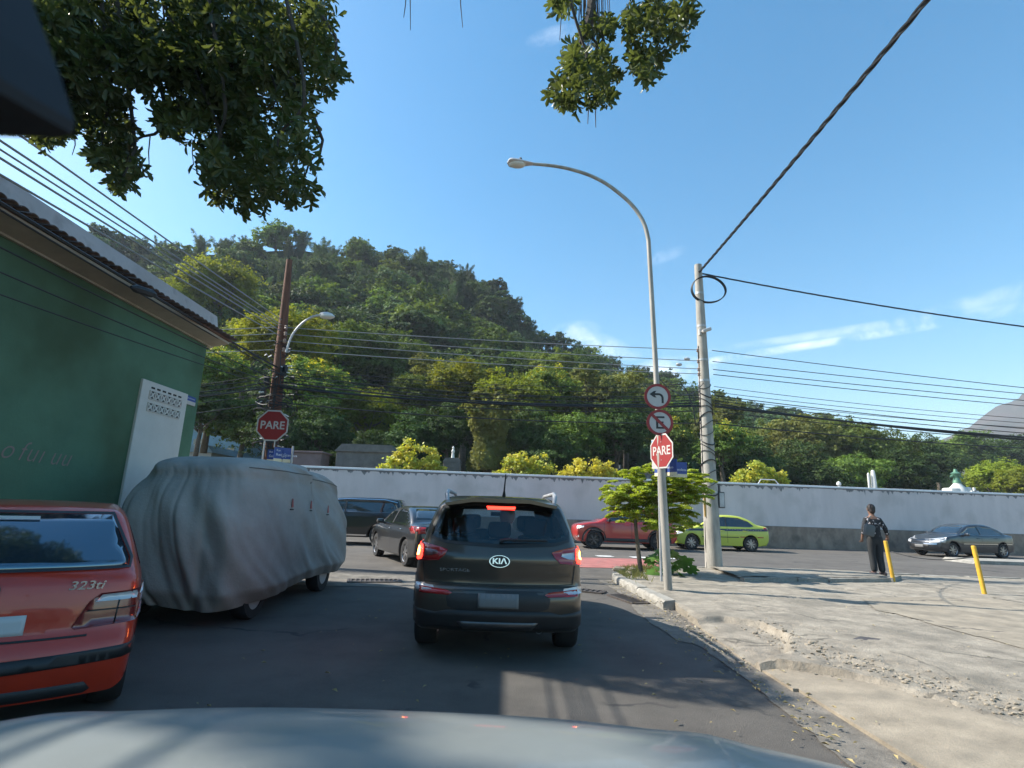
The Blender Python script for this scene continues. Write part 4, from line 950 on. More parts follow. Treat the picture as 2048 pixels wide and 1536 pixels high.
    def wheel(s, x, y, r, wd, rimm='alloy', spokes=5, steer=0):
        sg = 1 if x > 0 else -1; w = empty('wheel', (x, y, r), steer); w.parent = s.t
        q = MB(); h = wd / 2; pr = [(r * .66, -h), (r * .70, -h * 1.02), (r * .93, -h), (r * .985, -h * .8), (r, -h * .5), (r, h * .5), (r * .985, h * .8), (r * .93, h), (r * .70, h * 1.02), (r * .66, h)]
        q.lathe(pr, 32, 'X', cap=False); q.obj('tyre', 'rubber', w, True)
        q = MB(); q.lathe([(r * .64, -h * .8), (r * .68, -h), (r * .685, h * .0), (r * .68, h * .9), (r * .66, h * .98), (r * .62, h * .9), (r * .61, 0)], 32, 'X', cap=False)
        f = .78 * h
        for k in range(spokes):
            a = 2 * PI * k / spokes
            for dd in (-.13, .13):
                c0, c1 = (math.cos(a + dd * .4) * r * .12, math.sin(a + dd * .4) * r * .12), (math.cos(a + dd) * r * .63, math.sin(a + dd) * r * .63)
                q.tube([(sg * f, *c0), (sg * f * 1.02, *c1)], [r * .055, r * .04], 4)
        q.lathe([(0, sg * f * 1.12), (r * .10, sg * f * 1.1), (r * .13, sg * f * .9)], 12, 'X'); q.obj('rim', rimm, w, True)
        q = MB(); q.lathe([(0, sg * h * .3), (r * .45, sg * h * .3), (r * .62, sg * h * .2)], 20, 'X'); q.obj('brake_disc', 'plastic_black', w)
        return w
    def wheels(s, ys, r, wd=.21, **k):
        for y in ys:
            for sg in (-1, 1): s.wheel(sg * (s.w0 * .955 - wd / 2 - .005), y, r, wd, **k)
    def mirror(s, y, z, m=None, sides=(-1, 1)):
        for sg in sides:
            q = MB(); q.box((sg * (s.w0 + .07), y, z), (.2, .12, .13), bev=.04); q.box((sg * (s.w0 - .03), y + .02, z - .05), (.08, .05, .03)); q.obj('mirror', m or s.paint, s.t, True)
    def handles(s, pts, m=None, sides=('L', 'R')):
        for ax in sides:
            for y, z in pts:
                p, n = s.hit(ax, y, z); q = MB(); q.box(p + n * .02, (.03, .19, .03), bev=.012); q.obj('door_handle', m or s.paint, s.t, True)
# ---------------------------------------------------------------- dark bronze SUV ahead
SP_UP = [(2.02, .26), (2.17, .42), (2.18, .62), (2.10, .80), (1.92, .92), (1.3, 1.05), (1.02, 1.10), (.55, 1.40), (.22, 1.555), (-.2, 1.615), (-.9, 1.635), (-1.5, 1.60), (-1.82, 1.555), (-1.87, 1.53), (-1.93, 1.43), (-2.07, 1.10), (-2.12, 1.00), (-2.115, .92), (-2.10, .80), (-2.09, .74), (-2.16, .705), (-2.20, .62), (-2.19, .50), (-2.14, .36), (-2.05, .28)]
RW = [(-.60, 1.47), (-.40, 1.50), (0, 1.515), (.40, 1.50), (.60, 1.47), (.70, 1.25), (.70, 1.185), (.55, 1.15), (0, 1.125), (-.55, 1.15), (-.70, 1.185), (-.70, 1.25)]
WS = [(-.55, 1.48), (.55, 1.48), (.68, 1.15), (-.68, 1.15)]
SW = [(.55, 1.13), (.18, 1.46), (-1.15, 1.50), (-1.45, 1.42), (-1.55, 1.20)]
tilt = math.radians(1.5)
k1 = Car('sport_utility_car', (-.12, 5.75 + 2.2, 0), math.radians(1.5), SP_UP, 4.4, .928, .66, 1.06, 1.635, (-1.30, 1.34), .355, 'car_bronze',
         'dark bronze SUV stopped ahead with its brake lights lit, in the middle of the street', zlow=.30, arch=.05, fillet=.09, bow=.20, holes=[('y', RW, -1), ('y', WS, 1), ('x', SW, 1), ('x', SW, -1)])
k1.wheels((-1.30, 1.34), .355, .235)
g = k1.patch('rear_window', 'glass_tint', 'rear', [(a * 1.03, b) for a, b in RW], off=.008, skirt=0)
k1.ribbon('window_frit', 'plastic_black', 'rear', [(a * 1.01, b) for a, b in RW], .065, off=.005, closed=True, parent=g)
q = k1.patch('windscreen', 'glass_tint', 'front', WS, skirt=0)
for ax in 'LR':
    w = k1.patch('side_window', 'glass_tint', ax, SW, skirt=0); k1.ribbon('window_trim', 'plastic_black', ax, SW, .08, closed=True, parent=w)
    k1.ribbon('window_pillar', 'plastic_black', ax, [(-.35, 1.13), (-.40, 1.49)], .10, off=.008, parent=w)
    k1.patch('door_seam', 'dark_gap', ax, [(-.36, .42), (-.348, .42), (-.348, 1.1), (-.36, 1.1)], off=.003, skirt=0)
    k1.patch('arch_trim', 'plastic_black', ax, [(-1.30 + .45 * math.cos(a), .355 + .45 * math.sin(a)) for a in np.linspace(-.1, PI + .1, 18)] + [(-1.30 + .395 * math.cos(a), .355 + .395 * math.sin(a)) for a in np.linspace(PI + .1, -.1, 18)], off=.012, h=.07, skirt=.01)
# lamps
for sg in (-1, 1):
    P_ = [(sg * a, b) for a, b in [(.90, 1.145), (.80, 1.115), (.60, 1.075), (.535, 1.055), (.56, 1.01), (.62, .955), (.74, .945), (.905, .935)]]
    lp_ = k1.patch('tail_light', 'lamp_red', 'rear', P_, off=.012, h=.03, skirt=.03)
    P2 = [(sg * a, b) for a, b in [(.875, 1.10), (.80, 1.09), (.79, 1.03), (.80, .955), (.885, .95), (.89, 1.03)]]
    k1.patch('brake_lamp', 'lamp_lit', 'rear', P2, off=.018, h=.03, parent=lp_, skirt=.01, smooth_pts=2)
    P3 = [(sg * a, b) for a, b in [(.862, 1.06), (.825, 1.055), (.82, 1.0), (.86, .985)]]
    k1.patch('bulb', 'lamp_core', 'rear', P3, off=.023, h=.03, parent=lp_, skirt=.01, smooth_pts=3)
    P4 = [(sg * a, b) for a, b in [(.765, 1.055), (.64, 1.042), (.63, 1.02), (.70, .995), (.765, .99)]]
    k1.patch('reversing_lamp', 'lamp_clear' if sg > 0 else 'lamp_smoke', 'rear', P4, off=.018, h=.03, parent=lp_, skirt=.01)
    P5 = [(sg * a, b) for a, b in [(.80, .70), (.50, .675), (.46, .655), (.50, .635), (.80, .64)]]; k1.patch('reflector', 'lamp_red', 'rear', P5, off=.010, h=.04)
    P6 = [(sg * a, b) for a, b in [(.90, .725), (.66, .71), (.64, .66), (.90, .66)]]; k1.patch('bumper_marker', 'lamp_clear', 'rear', P6, off=.008, h=.04, skirt=.01)
k1.ribbon('tailgate_seam', 'dark_gap', 'rear', [(-.78, .93), (-.76, .745), (-.60, .738), (.60, .738), (.76, .745), (.78, .93)], .010, off=.004)
k1.patch('bumper_recess', 'plastic_black', 'rear', [(-.44, .69), (.44, .69), (.52, .62), (.50, .53), (.40, .50), (-.40, .50), (-.50, .53), (-.52, .62)], off=.004, skirt=0)
k1.patch('lower_bumper', 'plastic_black', 'rear', [(-.88, .50), (-.62, .47), (-.5, .50), (.5, .50), (.62, .47), (.88, .50), (.86, .32), (-.86, .32)], off=.014, skirt=.03)
k1.patch('skid_plate', 'alloy_dark', 'rear', [(-.40, .40), (.40, .40), (.34, .33), (-.34, .33)], off=.02)
k1.patch('number_plate', 'plate_grey', 'rear', [(-.20, .66), (.20, .66), (.20, .53), (-.20, .53)], off=.016, skirt=.01)
p, n = k1.hit('rear', 0, .965)
em = MB(); em.lathe([(.060, 0), (.060, .006), (.052, .008)], 32, 'Y', sx=1.75); eo = em.obj('badge_ring', 'chrome', k1.t, True); eo.location = p + Vector((0, -.012, 0)); eo.rotation_euler.x = -.1
em = MB(); em.lathe([(0, -.004), (.054, -.004), (.054, .0)], 32, 'Y', sx=1.75); e2 = em.obj('badge_field', 'plastic_black', eo)
text_obj('badge_letters', 'KIΛ', .075, 'chrome', eo, (0, -.009, 0), (PI / 2, 0, 0), sx=1.25, bold=.002)
p, n = k1.hit('rear', -.45, .865); text_obj('model_lettering', 'SPORTAGE', .042, 'chrome', k1.t, p + Vector((0, -.006, 0)), (PI / 2, 0, -.09), sx=1.5)
k1.patch('high_brake_light', 'lamp_lit', 'rear', [(-.155, 1.497), (.155, 1.497), (.145, 1.477), (-.145, 1.477)], off=.02, h=.03, skirt=.01)
sp_ = MB(); sp_.prism([(-.60, 1.53), (-.3, 1.585), (.3, 1.585), (.60, 1.53), (.58, 1.50), (.3, 1.545), (-.3, 1.545), (-.58, 1.50)], -1.98, -1.80); sp_.obj('roof_spoiler', 'car_bronze', k1.t, True)
q = MB(); q.tube([(.03, -1.62, 1.62), (.03, -1.66, 1.68), (.04, -1.74, 1.86)], [.022, .010, .006], 8); q.obj('antenna', 'plastic_black', k1.t, True)
q = MB(); q.tube([(.0, -2.10, 1.16), (.05, -2.12, 1.175), (.48, -2.075, 1.18)], [.022, .014, .008], 8); q.tube([(.12, -2.10, 1.165), (.50, -2.06, 1.17)], .007, 6); q.obj('rear_wiper', 'plastic_black', k1.t, True)
for sg in (-1, 1):
    q = MB(); q.tube([(sg * .60, -1.62, 1.55), (sg * .615, -1.55, 1.63), (sg * .62, -1.35, 1.67), (sg * .63, .0, 1.665), (sg * .61, .35, 1.56)], [.022, .026, .022, .022, .02], 8); q.obj('roof_rail', 'steel_galv', k1.t, True)
q = MB(); q.tube([(.42, -2.06, .31), (.42, -1.6, .33)], .035, 12, cap=False); q.obj('exhaust_pipe', 'steel_galv', k1.t, True)
k1.mirror(.75, 1.12)
def seat(par, x, y, z0, m='seat_fabric', w=.5, head=True, bench=False):
    o = empty('seat', (x, y, z0)); o.parent = par
    q = MB(); q.box((0, .24, .0), (w, .5, .16), bev=.05); q.obj('seat_base', m, o, True)
    q = MB(); q.box((0, -.05, .30), (w, .14, .58), bev=.06, rot=Matrix.Rotation(.18, 3, 'X')); q.obj('seat_back', m, o, True)
    if head: q = MB(); q.box((0, -.13, .68), (.27, .10, .19), bev=.045); q.tube([(-.06, -.1, .55), (-.06, -.12, .66)], .008, 6); q.tube([(.06, -.1, .55), (.06, -.12, .66)], .008, 6); q.obj('headrest', m, o, True)
for x in (-.38, .38): seat(k1.t, x, -.05, .62)
for x in (-.42, 0, .42): seat(k1.t, x, -1.05, .60 if x else .555, w=.42)
q = MB(); q.box((0, .95, .98), (1.3, .4, .2), bev=.06); q.obj('dashboard', 'seat_fabric', k1.t, True)
q = MB(); q.box((0, .35, 1.40), (.24, .03, .06), bev=.02); q.obj('interior_mirror', 'plastic_black', k1.t, True)
# ---------------------------------------------------------------- generic small details
def common(c, side_win, wind, rearw, gl='glass_dark', pillars=(), seams=(), front=None, tail=None, belt=None, plate=True, sides='LR'):
    for ax in sides:
        w = c.patch('side_window', gl, ax, side_win, h=.08)
        for yy, z0, z1, sl_ in pillars: c.ribbon('window_pillar', 'plastic_black', ax, [(yy, z0), (yy + sl_, z1)], .05, off=.010, parent=w)
        for yy, z0, z1 in seams: c.ribbon('door_seam', 'dark_gap', ax, [(yy, z0), (yy, z1)], .012, off=.003)
    c.patch('windscreen', gl, 'front', wind, h=.08); c.patch('rear_window', gl, 'rear', rearw, h=.08)
# ---------------------------------------------------------------- red hatchback, rear left foreground
BM_UP = [(1.78, .22), (1.90, .40), (1.92, .60), (1.80, .72), (1.2, .86), (.72, .95), (.30, 1.22), (-.0, 1.38), (-.4, 1.43), (-.9, 1.435), (-1.22, 1.41), (-1.36, 1.37), (-1.62, 1.16), (-1.80, .985), (-1.84, .95), (-1.86, .85), (-1.875, .74), (-1.885, .62), (-1.93, .56), (-1.95, .47), (-1.93, .36), (-1.88, .24)]
hb = math.radians(36)
c0 = Vector((-3.10, 3.52)); hv = Vector((-math.sin(hb), math.cos(hb))); c0 = c0 + hv * 1.9
k2 = Car('hatchback_car', (c0.x, c0.y, 0), hb, BM_UP, 3.9, .845, .62, .93, 1.435, (-1.15, 1.30), .30, 'car_red', 'bright red three-door hatchback parked at the left edge, seen from behind', zlow=.22, fillet=.08, bow=.15)
k2.wheels((-1.15, 1.30), .30, .20)
common(k2, [(.45, .96), (.0, 1.26), (-.75, 1.31), (-1.05, 1.24), (-1.25, .98)], [(-.5, 1.30), (.5, 1.30), (.68, 1.0), (-.68, 1.0)], [(-.55, 1.345), (.55, 1.345), (.685, 1.06), (.68, 1.01), (-.68, 1.01), (-.685, 1.06)], 'glass_sky_tint')
k2.ribbon('window_seal', 'plastic_black', 'rear', [(-.555, 1.355), (.555, 1.355), (.70, 1.06), (.695, 1.0), (-.695, 1.0), (-.70, 1.06)], .018, off=.008, closed=True)
k2.patch('window_sticker', 'sign_white', 'rear', [(-.1, 1.32), (.14, 1.32), (.14, 1.30), (-.1, 1.30)], off=.016, skirt=0)
for sg in (-1, 1):
    t_ = k2.patch('tail_light', 'lamp_dark_red', 'rear', [(sg * .815, .86), (sg * .56, .85), (sg * .50, .80), (sg * .43, .655), (sg * .45, .64), (sg * .815, .655)], off=.010, h=.04)
    k2.patch('indicator', 'lamp_clear', 'rear', [(sg * .81, .85), (sg * .565, .84), (sg * .535, .80), (sg * .81, .80)], off=.014, parent=t_, skirt=.01)
    k2.patch('lamp_stripe', 'plastic_black', 'rear', [(sg * .81, .752), (sg * .50, .752), (sg * .495, .743), (sg * .81, .743)], off=.014, parent=t_, skirt=.01)
    k2.patch('lamp_stripe', 'plastic_black', 'rear', [(sg * .66, .80), (sg * .668, .80), (sg * .658, .66), (sg * .65, .66)], off=.014, parent=t_, skirt=.01)
k2.ribbon('tailgate_seam', 'dark_gap', 'rear', [(-.52, .60), (.52, .60)], .012)
k2.ribbon('body_crease', 'car_red', 'rear', [(-.55, .795), (.55, .795)], .015, off=.006)
k2.patch('bumper_strip', 'plastic_black', 'rear', [(-.83, .525), (0, .50), (.83, .525), (.83, .45), (0, .425), (-.83, .45)], off=.012, skirt=.03)
k2.patch('lower_valance', 'plastic_black', 'rear', [(-.55, .325), (.55, .325), (.62, .23), (-.62, .23)], off=.006, skirt=.01)
k2.patch('plate_recess', 'car_red', 'rear', [(-.34, .765), (.34, .765), (.30, .63), (-.30, .63)], off=.003, skirt=0)
k2.patch('number_plate', 'plate_pale', 'rear', [(-.20, .75), (.20, .75), (.20, .635), (-.20, .635)], off=.012, skirt=.01)
p, n = k2.hit('rear', 0, .90); em = MB(); em.lathe([(.050, 0), (.050, .008), (.042, .010)], 28, 'Y'); eo = em.obj('badge_ring', 'plastic_black', k2.t, True); eo.location = p + Vector((0, -.014, 0))
for kk in range(4):
    em = MB(); a0 = kk * PI / 2; em.prism([(0, 0)] + [(.036 * math.cos(a0 + j * PI / 16), .036 * math.sin(a0 + j * PI / 16)) for j in range(9)], -.004, .0); em.obj('badge_quarter', 'sign_white' if kk % 2 == 0 else 'sign_blue', eo)
p, n = k2.hit('rear', .47, .905); text_obj('model_lettering', '323ti', .075, 'chrome', k2.t, p + Vector((0, -.012, 0)), (PI / 2 - .05, 0, .10), sx=1.25, shear=.25, bold=.001)
k2.mirror(.55, .98, sides=(-1,))
# ---------------------------------------------------------------- black sedan turning left
BS_UP = [(2.18, .26), (2.28, .42), (2.27, .60), (2.15, .74), (1.5, .90), (1.05, .98), (.55, 1.26), (.2, 1.40), (-.25, 1.46), (-.8, 1.44), (-1.25, 1.30), (-1.68, 1.08), (-1.95, 1.05), (-2.2, 1.00), (-2.26, .93), (-2.29, .72), (-2.28, .50), (-2.2, .28)]
hb = math.radians(28)
hv = Vector((-math.sin(hb), math.cos(hb))); rv = Vector((math.cos(hb), math.sin(hb))); cc = Vector((-3.12, 15.44)) + rv * .80
k3 = Car('sedan_car', (cc.x, cc.y, 0), hb, BS_UP, 4.58, .89, .62, .95, 1.46, (-1.36, 1.36), .325, 'car_black', 'glossy black sedan turning left just ahead of the dark SUV', bow=.25)
k3.wheels((-1.36, 1.36), .325, spokes=7)
common(k3, [(.85, 1.0), (.25, 1.33), (-.4, 1.385), (-1.0, 1.32), (-1.45, 1.06), (-1.3, 1.0)], [(-.52, 1.36), (.52, 1.36), (.70, 1.03), (-.70, 1.03)], [(-.5, 1.38), (.5, 1.38), (.66, 1.13), (-.66, 1.13)], pillars=[(-.18, 1.0, 1.37, -.02)], seams=[(-.2, .35, .98), (.88, .4, .95), (-1.15, .5, .98)])
k3.handles([(-.02, .86), (-1.0, .88)], 'chrome'); k3.mirror(.62, 1.02)
for sg in (-1, 1):
    k3.patch('tail_light', 'lamp_red', 'rear', [(sg * .84, .98), (sg * .5, .95), (sg * .45, .84), (sg * .84, .80)]); k3.patch('tail_light_side', 'lamp_red', 'L' if sg < 0 else 'R', [(-2.18, .96), (-1.92, .97), (-1.98, .86), (-2.2, .84)])
    k3.patch('headlight', 'lamp_clear', 'L' if sg < 0 else 'R', [(2.14, .72), (1.78, .80), (1.84, .68), (2.18, .60)])
k3.ribbon('window_chrome', 'chrome', 'L', [(.88, .99), (-1.3, .985), (-1.5, 1.06)], .02, off=.010)
k3.patch('number_plate', 'plate_grey', 'rear', [(-.2, .76), (.2, .76), (.2, .64), (-.2, .64)])
# ---------------------------------------------------------------- black SUV/van behind it, heading left along the far lane
BV_UP = [(2.28, .30), (2.36, .50), (2.34, .80), (2.2, .98), (1.5, 1.08), (1.2, 1.13), (.7, 1.45), (.35, 1.62), (0, 1.68), (-1.2, 1.70), (-1.85, 1.66), (-2.05, 1.58), (-2.25, 1.10), (-2.32, .95), (-2.36, .6), (-2.3, .34)]
k4 = Car('large_car', (-6.0, 21.4, 0), PI / 2, BV_UP, 4.7, .92, .68, 1.06, 1.70, (-1.4, 1.42), .36, 'car_black', 'large black wagon passing along the white wall, half hidden by the covered van', zlow=.28)
k4.wheels((-1.4, 1.42), .36)
common(k4, [(.95, 1.14), (.45, 1.52), (-.1, 1.58), (-1.5, 1.58), (-1.9, 1.50), (-2.05, 1.16)], [(-.55, 1.58), (.55, 1.58), (.74, 1.18), (-.74, 1.18)], [(-.5, 1.58), (.5, 1.58), (.66, 1.18), (-.66, 1.18)], pillars=[(-.1, 1.14, 1.57, 0)], seams=[(-.15, .4, 1.1), (.95, .45, 1.1)])
k4.mirror(.85, 1.16); k4.ribbon('sill_trim', 'chrome', 'L', [(-1.0, .36), (1.0, .36)], .05, off=.012); k4.ribbon('roof_trim', 'chrome', 'L', [(.5, 1.56), (-.1, 1.62), (-1.5, 1.62), (-1.95, 1.53)], .018, off=.012)
# ---------------------------------------------------------------- red crossover
RS_UP = [(1.98, .28), (2.12, .48), (2.13, .75), (2.02, .93), (1.55, 1.03), (1.15, 1.10), (.62, 1.42), (.3, 1.55), (-.2, 1.61), (-.8, 1.59), (-1.4, 1.50), (-1.75, 1.33), (-1.98, 1.10), (-2.06, 1.0), (-2.12, .78), (-2.13, .5), (-2.0, .30)]
k5 = Car('crossover_car', (4.82, 22.75 + .9, 0), PI / 2, RS_UP, 4.3, .89, .62, 1.02, 1.61, (-1.28, 1.33), .36, 'car_red_suv', 'red crossover car with lit headlight and dark wheel arch trim, behind the small lime tree', zlow=.28)
k5.wheels((-1.28, 1.33), .36, rimm='alloy_dark', spokes=6)
common(k5, [(.85, 1.10), (.4, 1.42), (-.1, 1.50), (-.85, 1.47), (-1.35, 1.37), (-1.5, 1.12)], [(-.5, 1.52), (.5, 1.52), (.7, 1.16), (-.7, 1.16)], [(-.5, 1.46), (.5, 1.46), (.66, 1.16), (-.66, 1.16)], pillars=[(-.15, 1.1, 1.49, 0)], seams=[(-.18, .4, 1.08), (.92, .45, 1.05)])
for ax in 'LR':
    for yw in (-1.28, 1.33): k5.patch('arch_trim', 'plastic_black', ax, [(yw + .49 * math.cos(a), .36 + .49 * math.sin(a)) for a in np.linspace(-.1, PI + .1, 16)] + [(yw + .42 * math.cos(a), .36 + .42 * math.sin(a)) for a in np.linspace(PI + .1, -.1, 16)], off=.012, h=.09, skirt=.01)
    k5.patch('sill_trim', 'plastic_black', ax, [(-.80, .44), (.86, .44), (.86, .31), (-.80, .31)], off=.012, h=.1)
    k5.patch('headlight', 'lamp_clear', ax, [(2.0, .86), (1.72, .92), (1.74, .83), (2.03, .76)])
k5.patch('headlight_beam', 'lamp_headlight_on', 'L', [(1.98, .85), (1.86, .875), (1.87, .82), (1.98, .80)], off=.015, skirt=.01)
k5.patch('fog_light', 'lamp_clear', 'L', [(2.05, .50), (1.93, .52), (1.93, .44), (2.05, .42)])
k5.handles([(-.02, .95), (-1.0, .97)]); k5.mirror(.72, 1.13, 'plastic_black')
# ---------------------------------------------------------------- yellow taxi
TX_UP = [(2.00, .25), (2.10, .42), (2.09, .60), (1.98, .74), (1.45, .90), (1.10, .98), (.55, 1.28), (.2, 1.43), (-.25, 1.50), (-.8, 1.47), (-1.2, 1.34), (-1.55, 1.15), (-1.8, 1.10), (-2.02, 1.05), (-2.09, .95), (-2.12, .72), (-2.10, .45), (-2.0, .27)]
k6 = Car('taxi', (9.22, 24.25 + .85, 0), PI / 2 - .03, TX_UP, 4.25, .85, .60, .97, 1.50, (-1.22, 1.30), .315, 'taxi_yellow', 'yellow-green taxi sedan with a dark side stripe, waiting behind the concrete pole', cat='taxi', zlow=.22)
k6.wheels((-1.22, 1.30), .315, spokes=8)
common(k6, [(.90, 1.01), (.35, 1.34), (-.1, 1.41), (-.75, 1.38), (-1.15, 1.25), (-1.38, 1.06), (-1.2, 1.01)], [(-.5, 1.40), (.5, 1.40), (.68, 1.05), (-.68, 1.05)], [(-.5, 1.40), (.5, 1.40), (.64, 1.18), (-.64, 1.18)], pillars=[(-.2, 1.01, 1.40, 0)], seams=[(-.22, .34, .99), (.86, .4, .95)])
for ax in 'LR':
    st = k6.patch('side_stripe', 'taxi_stripe', ax, [(1.72, .88), (-1.95, .95), (-1.95, .86), (1.72, .79)], h=.09, off=.006, skirt=0)
    for kk in range(14): k6.patch('stripe_check', 'sign_cream', ax, [(-.2 - kk * .11, .892 + (kk % 2) * .02), (-.25 - kk * .11, .892 + (kk % 2) * .02), (-.25 - kk * .11, .876 + (kk % 2) * .02), (-.2 - kk * .11, .876 + (kk % 2) * .02)], off=.010, skirt=0, parent=st)
    k6.ribbon('rub_strip', 'lamp_red', ax, [(-1.75, .60), (-.75, .60)], .035, off=.010); k6.ribbon('rub_strip', 'plastic_black', ax, [(-.7, .58), (.85, .57)], .03, off=.010)
    k6.patch('headlight', 'lamp_clear', ax, [(1.98, .72), (1.62, .80), (1.66, .70), (2.0, .60)]); k6.patch('tail_light', 'lamp_red', ax, [(-2.02, 1.0), (-1.78, 1.02), (-1.82, .90), (-2.04, .86)])
k6.handles([(-.02, .83), (-.98, .84)]); k6.mirror(.68, 1.04)
q = MB(); q.box((0, .1, 1.56), (.30, .12, .10), bev=.03); q.obj('roof_sign', 'sign_white', k6.t, True)
# ---------------------------------------------------------------- graphite sedan at the right
k7 = Car('sedan_car', (20.75, 26.0, 0), PI / 2 + .20, BS_UP, 4.58, .87, .60, .94, 1.45, (-1.34, 1.40), .32, 'car_graphite', 'dark grey sedan parked by the wall at the right edge, facing left', bow=.32)
k7.wheels((-1.34, 1.40), .32, spokes=7)
common(k7, [(.95, .98), (.3, 1.31), (-.3, 1.375), (-1.0, 1.30), (-1.5, 1.04), (-1.3, .98)], [(-.52, 1.36), (.52, 1.36), (.70, 1.02), (-.70, 1.02)], [(-.5, 1.38), (.5, 1.38), (.66, 1.13), (-.66, 1.13)], pillars=[(-.18, .99, 1.36, 0)], seams=[(-.2, .35, .96), (.9, .4, .92)])
for sg in (-1, 1):
    k7.patch('headlight', 'lamp_clear', 'front', [(sg * .82, .76), (sg * .42, .68), (sg * .45, .58), (sg * .82, .62)]); k7.patch('headlight_side', 'lamp_clear', 'L' if sg < 0 else 'R', [(2.14, .74), (1.62, .85), (1.75, .74), (2.16, .62)], off=.008)
k7.patch('grille', 'plastic_black', 'front', [(-.45, .52), (.45, .52), (.38, .34), (-.38, .34)]); k7.patch('number_plate', 'plate_grey', 'front', [(-.2, .50), (.2, .50), (.2, .38), (-.2, .38)], off=.02)
for yy in (-.34, .34): pass
k7.ribbon('bumper_chrome', 'chrome', 'front', [(-.7, .56), (-.45, .545), (.45, .545), (.7, .56)], .03, off=.012); k7.ribbon('side_chrome', 'chrome', 'L', [(-1.9, .62), (.85, .60)], .025, off=.010)
k7.mirror(.70, 1.0); k7.handles([(-.02, .84), (-1.0, .86)])
# ---------------------------------------------------------------- van under a grey cover
VL, VW = 4.5, .93
V0 = Vector((-3.97, 6.72 + VL / 2, 0))
cvt = empty('covered_van', V0, math.radians(-2.0), label='boxy van wrapped in a loose grey cloth cover, left of the dark SUV', cat='van')
def cov_pt(th, s):
    """th: angle around, s: 0 hem .. 1 top of the sides .. 2 roof centre"""
    n = 5.0; ct, st = math.cos(th), math.sin(th); rr_ = (abs(ct) ** n + abs(st) ** n) ** (-1 / n); ux, uy = ct * rr_, st * rr_
    if s <= 1: z = .22 + s * 1.53; k = 1.0; f = 1 - .10 * max(0, s - .62) / .38 * max(0, s - .62) / .38
    else: t = s - 1; z = 1.75 + .33 * math.sin(t * PI / 2) ** .62; k = math.cos(t * PI / 2) ** .55; f = .90
    wid = VW * (1.06 - .10 * min(s, 1) ** 1.5); x = ux * wid * k * (f if s <= 1 else f)
    ff = VL / 2 * (1.0 if s <= 1 else 1.0); y = uy * ff * k * (f if s <= 1 else f)
    # nose slopes back above the waist; tail nearly upright
    hz = max(0, (z - .85) / 1.2)
    if y > 0: y -= hz ** 2.2 * .42 * (uy if uy > 0 else 0) * k; z -= (.035 * max(0, y + 1.4) + .16 * max(0, (y - .9)) ** 1.8) * min(1, max(0, (s - .35) / .5)) ** 1.2
    else: y += hz ** 2 * .16 * k
    # folds: hang from the edge of the roof, deepen downwards
    hang = min(1, max(0, 1.25 - s)); per = th * 17; rearness = max(0, -uy) ** 4; side = max(0, abs(ux)) ** 4
    f1 = (vnoise(th * 4.0 + s * 2.6, s * 1.2, 3) - .5) * 2; f2 = abs((vnoise(th * 9 + s * 5.2 + math.sin(s * 4) * .6, s * 1.6, 9) - .5) * 2) * 1.6 - .8; f3 = (vnoise(th * 5 + s * 3, s * 3 + th, 14) - .5) * 2
    dd = (rearness * .065 + side * .028 + .018) * hang * (f1 * .9 + f2 * .5) + .035 * f3 * (.4 + side)
    # diagonal drag folds on the tail
    dr = math.sin((ux * 4 + s * 4.2) * 2.7 + math.sin(s * 7)) * .030 * rearness * math.exp(-((s - .55) / .4) ** 2); dd += dr
    # tucked in at the hem
    if s < .12: dd -= (.12 - s) * .9
    x += ux * dd; y += uy * dd
    # gathered ridge at the right rear corner
    c = math.exp(-((th - math.radians(-52)) / .07) ** 2) * min(1, max(0, 1.05 - s)) * .055 - math.exp(-((th - math.radians(-63)) / .05) ** 2) * min(1, max(0, 1.0 - s)) * .045; x += ux * c; y += uy * c
    z += (1 if s < .3 else 0) * (.3 - s) * .25 * math.sin(th * 3 + 1) * .6 + (.05 * side * (.3 - s) * 3 if s < .3 else 0)
    return Vector((x, y, z))
NT, NS = 460, 84
V_ = []; 
for j in range(NS + 1):
    s_ = 2 * (j / NS) * .985
    for i in range(NT): V_.append(cov_pt(-PI + 2 * PI * i / NT, s_))
F_ = [[j * NT + i, j * NT + (i + 1) % NT, (j + 1) * NT + (i + 1) % NT, (j + 1) * NT + i] for j in range(NS) for i in range(NT)] + [[NS * NT + i for i in range(NT)]]
link('cloth_cover', mesh('cloth_cover', V_, F_, 'cover_cloth', True), cvt)
q = MB()
pts = [cov_pt(math.radians(a), 1.16) + Vector((.004, 0, .008)) for a in np.linspace(-48, 48, 50)]; q.tube(pts, .006, 5); q.obj('seam', 'cloth_seam', cvt)
vcar = type('o', (), {})()
for (yy, zz) in ((-.9, 1.42), (-.15, 1.40), (.65, 1.33)):
    a = math.atan2(yy / (VL / 2), 1); p = Vector((VW * .985, yy, zz)); q = MB(); q.prism([(-.012, .10), (.014, .10), (.05, -.02), (-.012, -.02)], -.002, .004, rot=Matrix.Rotation(PI / 2, 3, 'Z')); o = q.obj('vent_flap', 'tag_red', cvt)
    bv = BVHTree.FromPolygons(V_, F_); h = bv.ray_cast(Vector((3, yy, zz)), Vector((-1, 0, 0))); o.location = (h[0].x + .012, yy, zz)
    q = MB(); q.box((0, 0, 0), (.03, .09, .016)); o2 = q.obj('vent_slit', 'dark_gap', cvt); o2.location = (h[0].x + .006, yy, zz - .05)
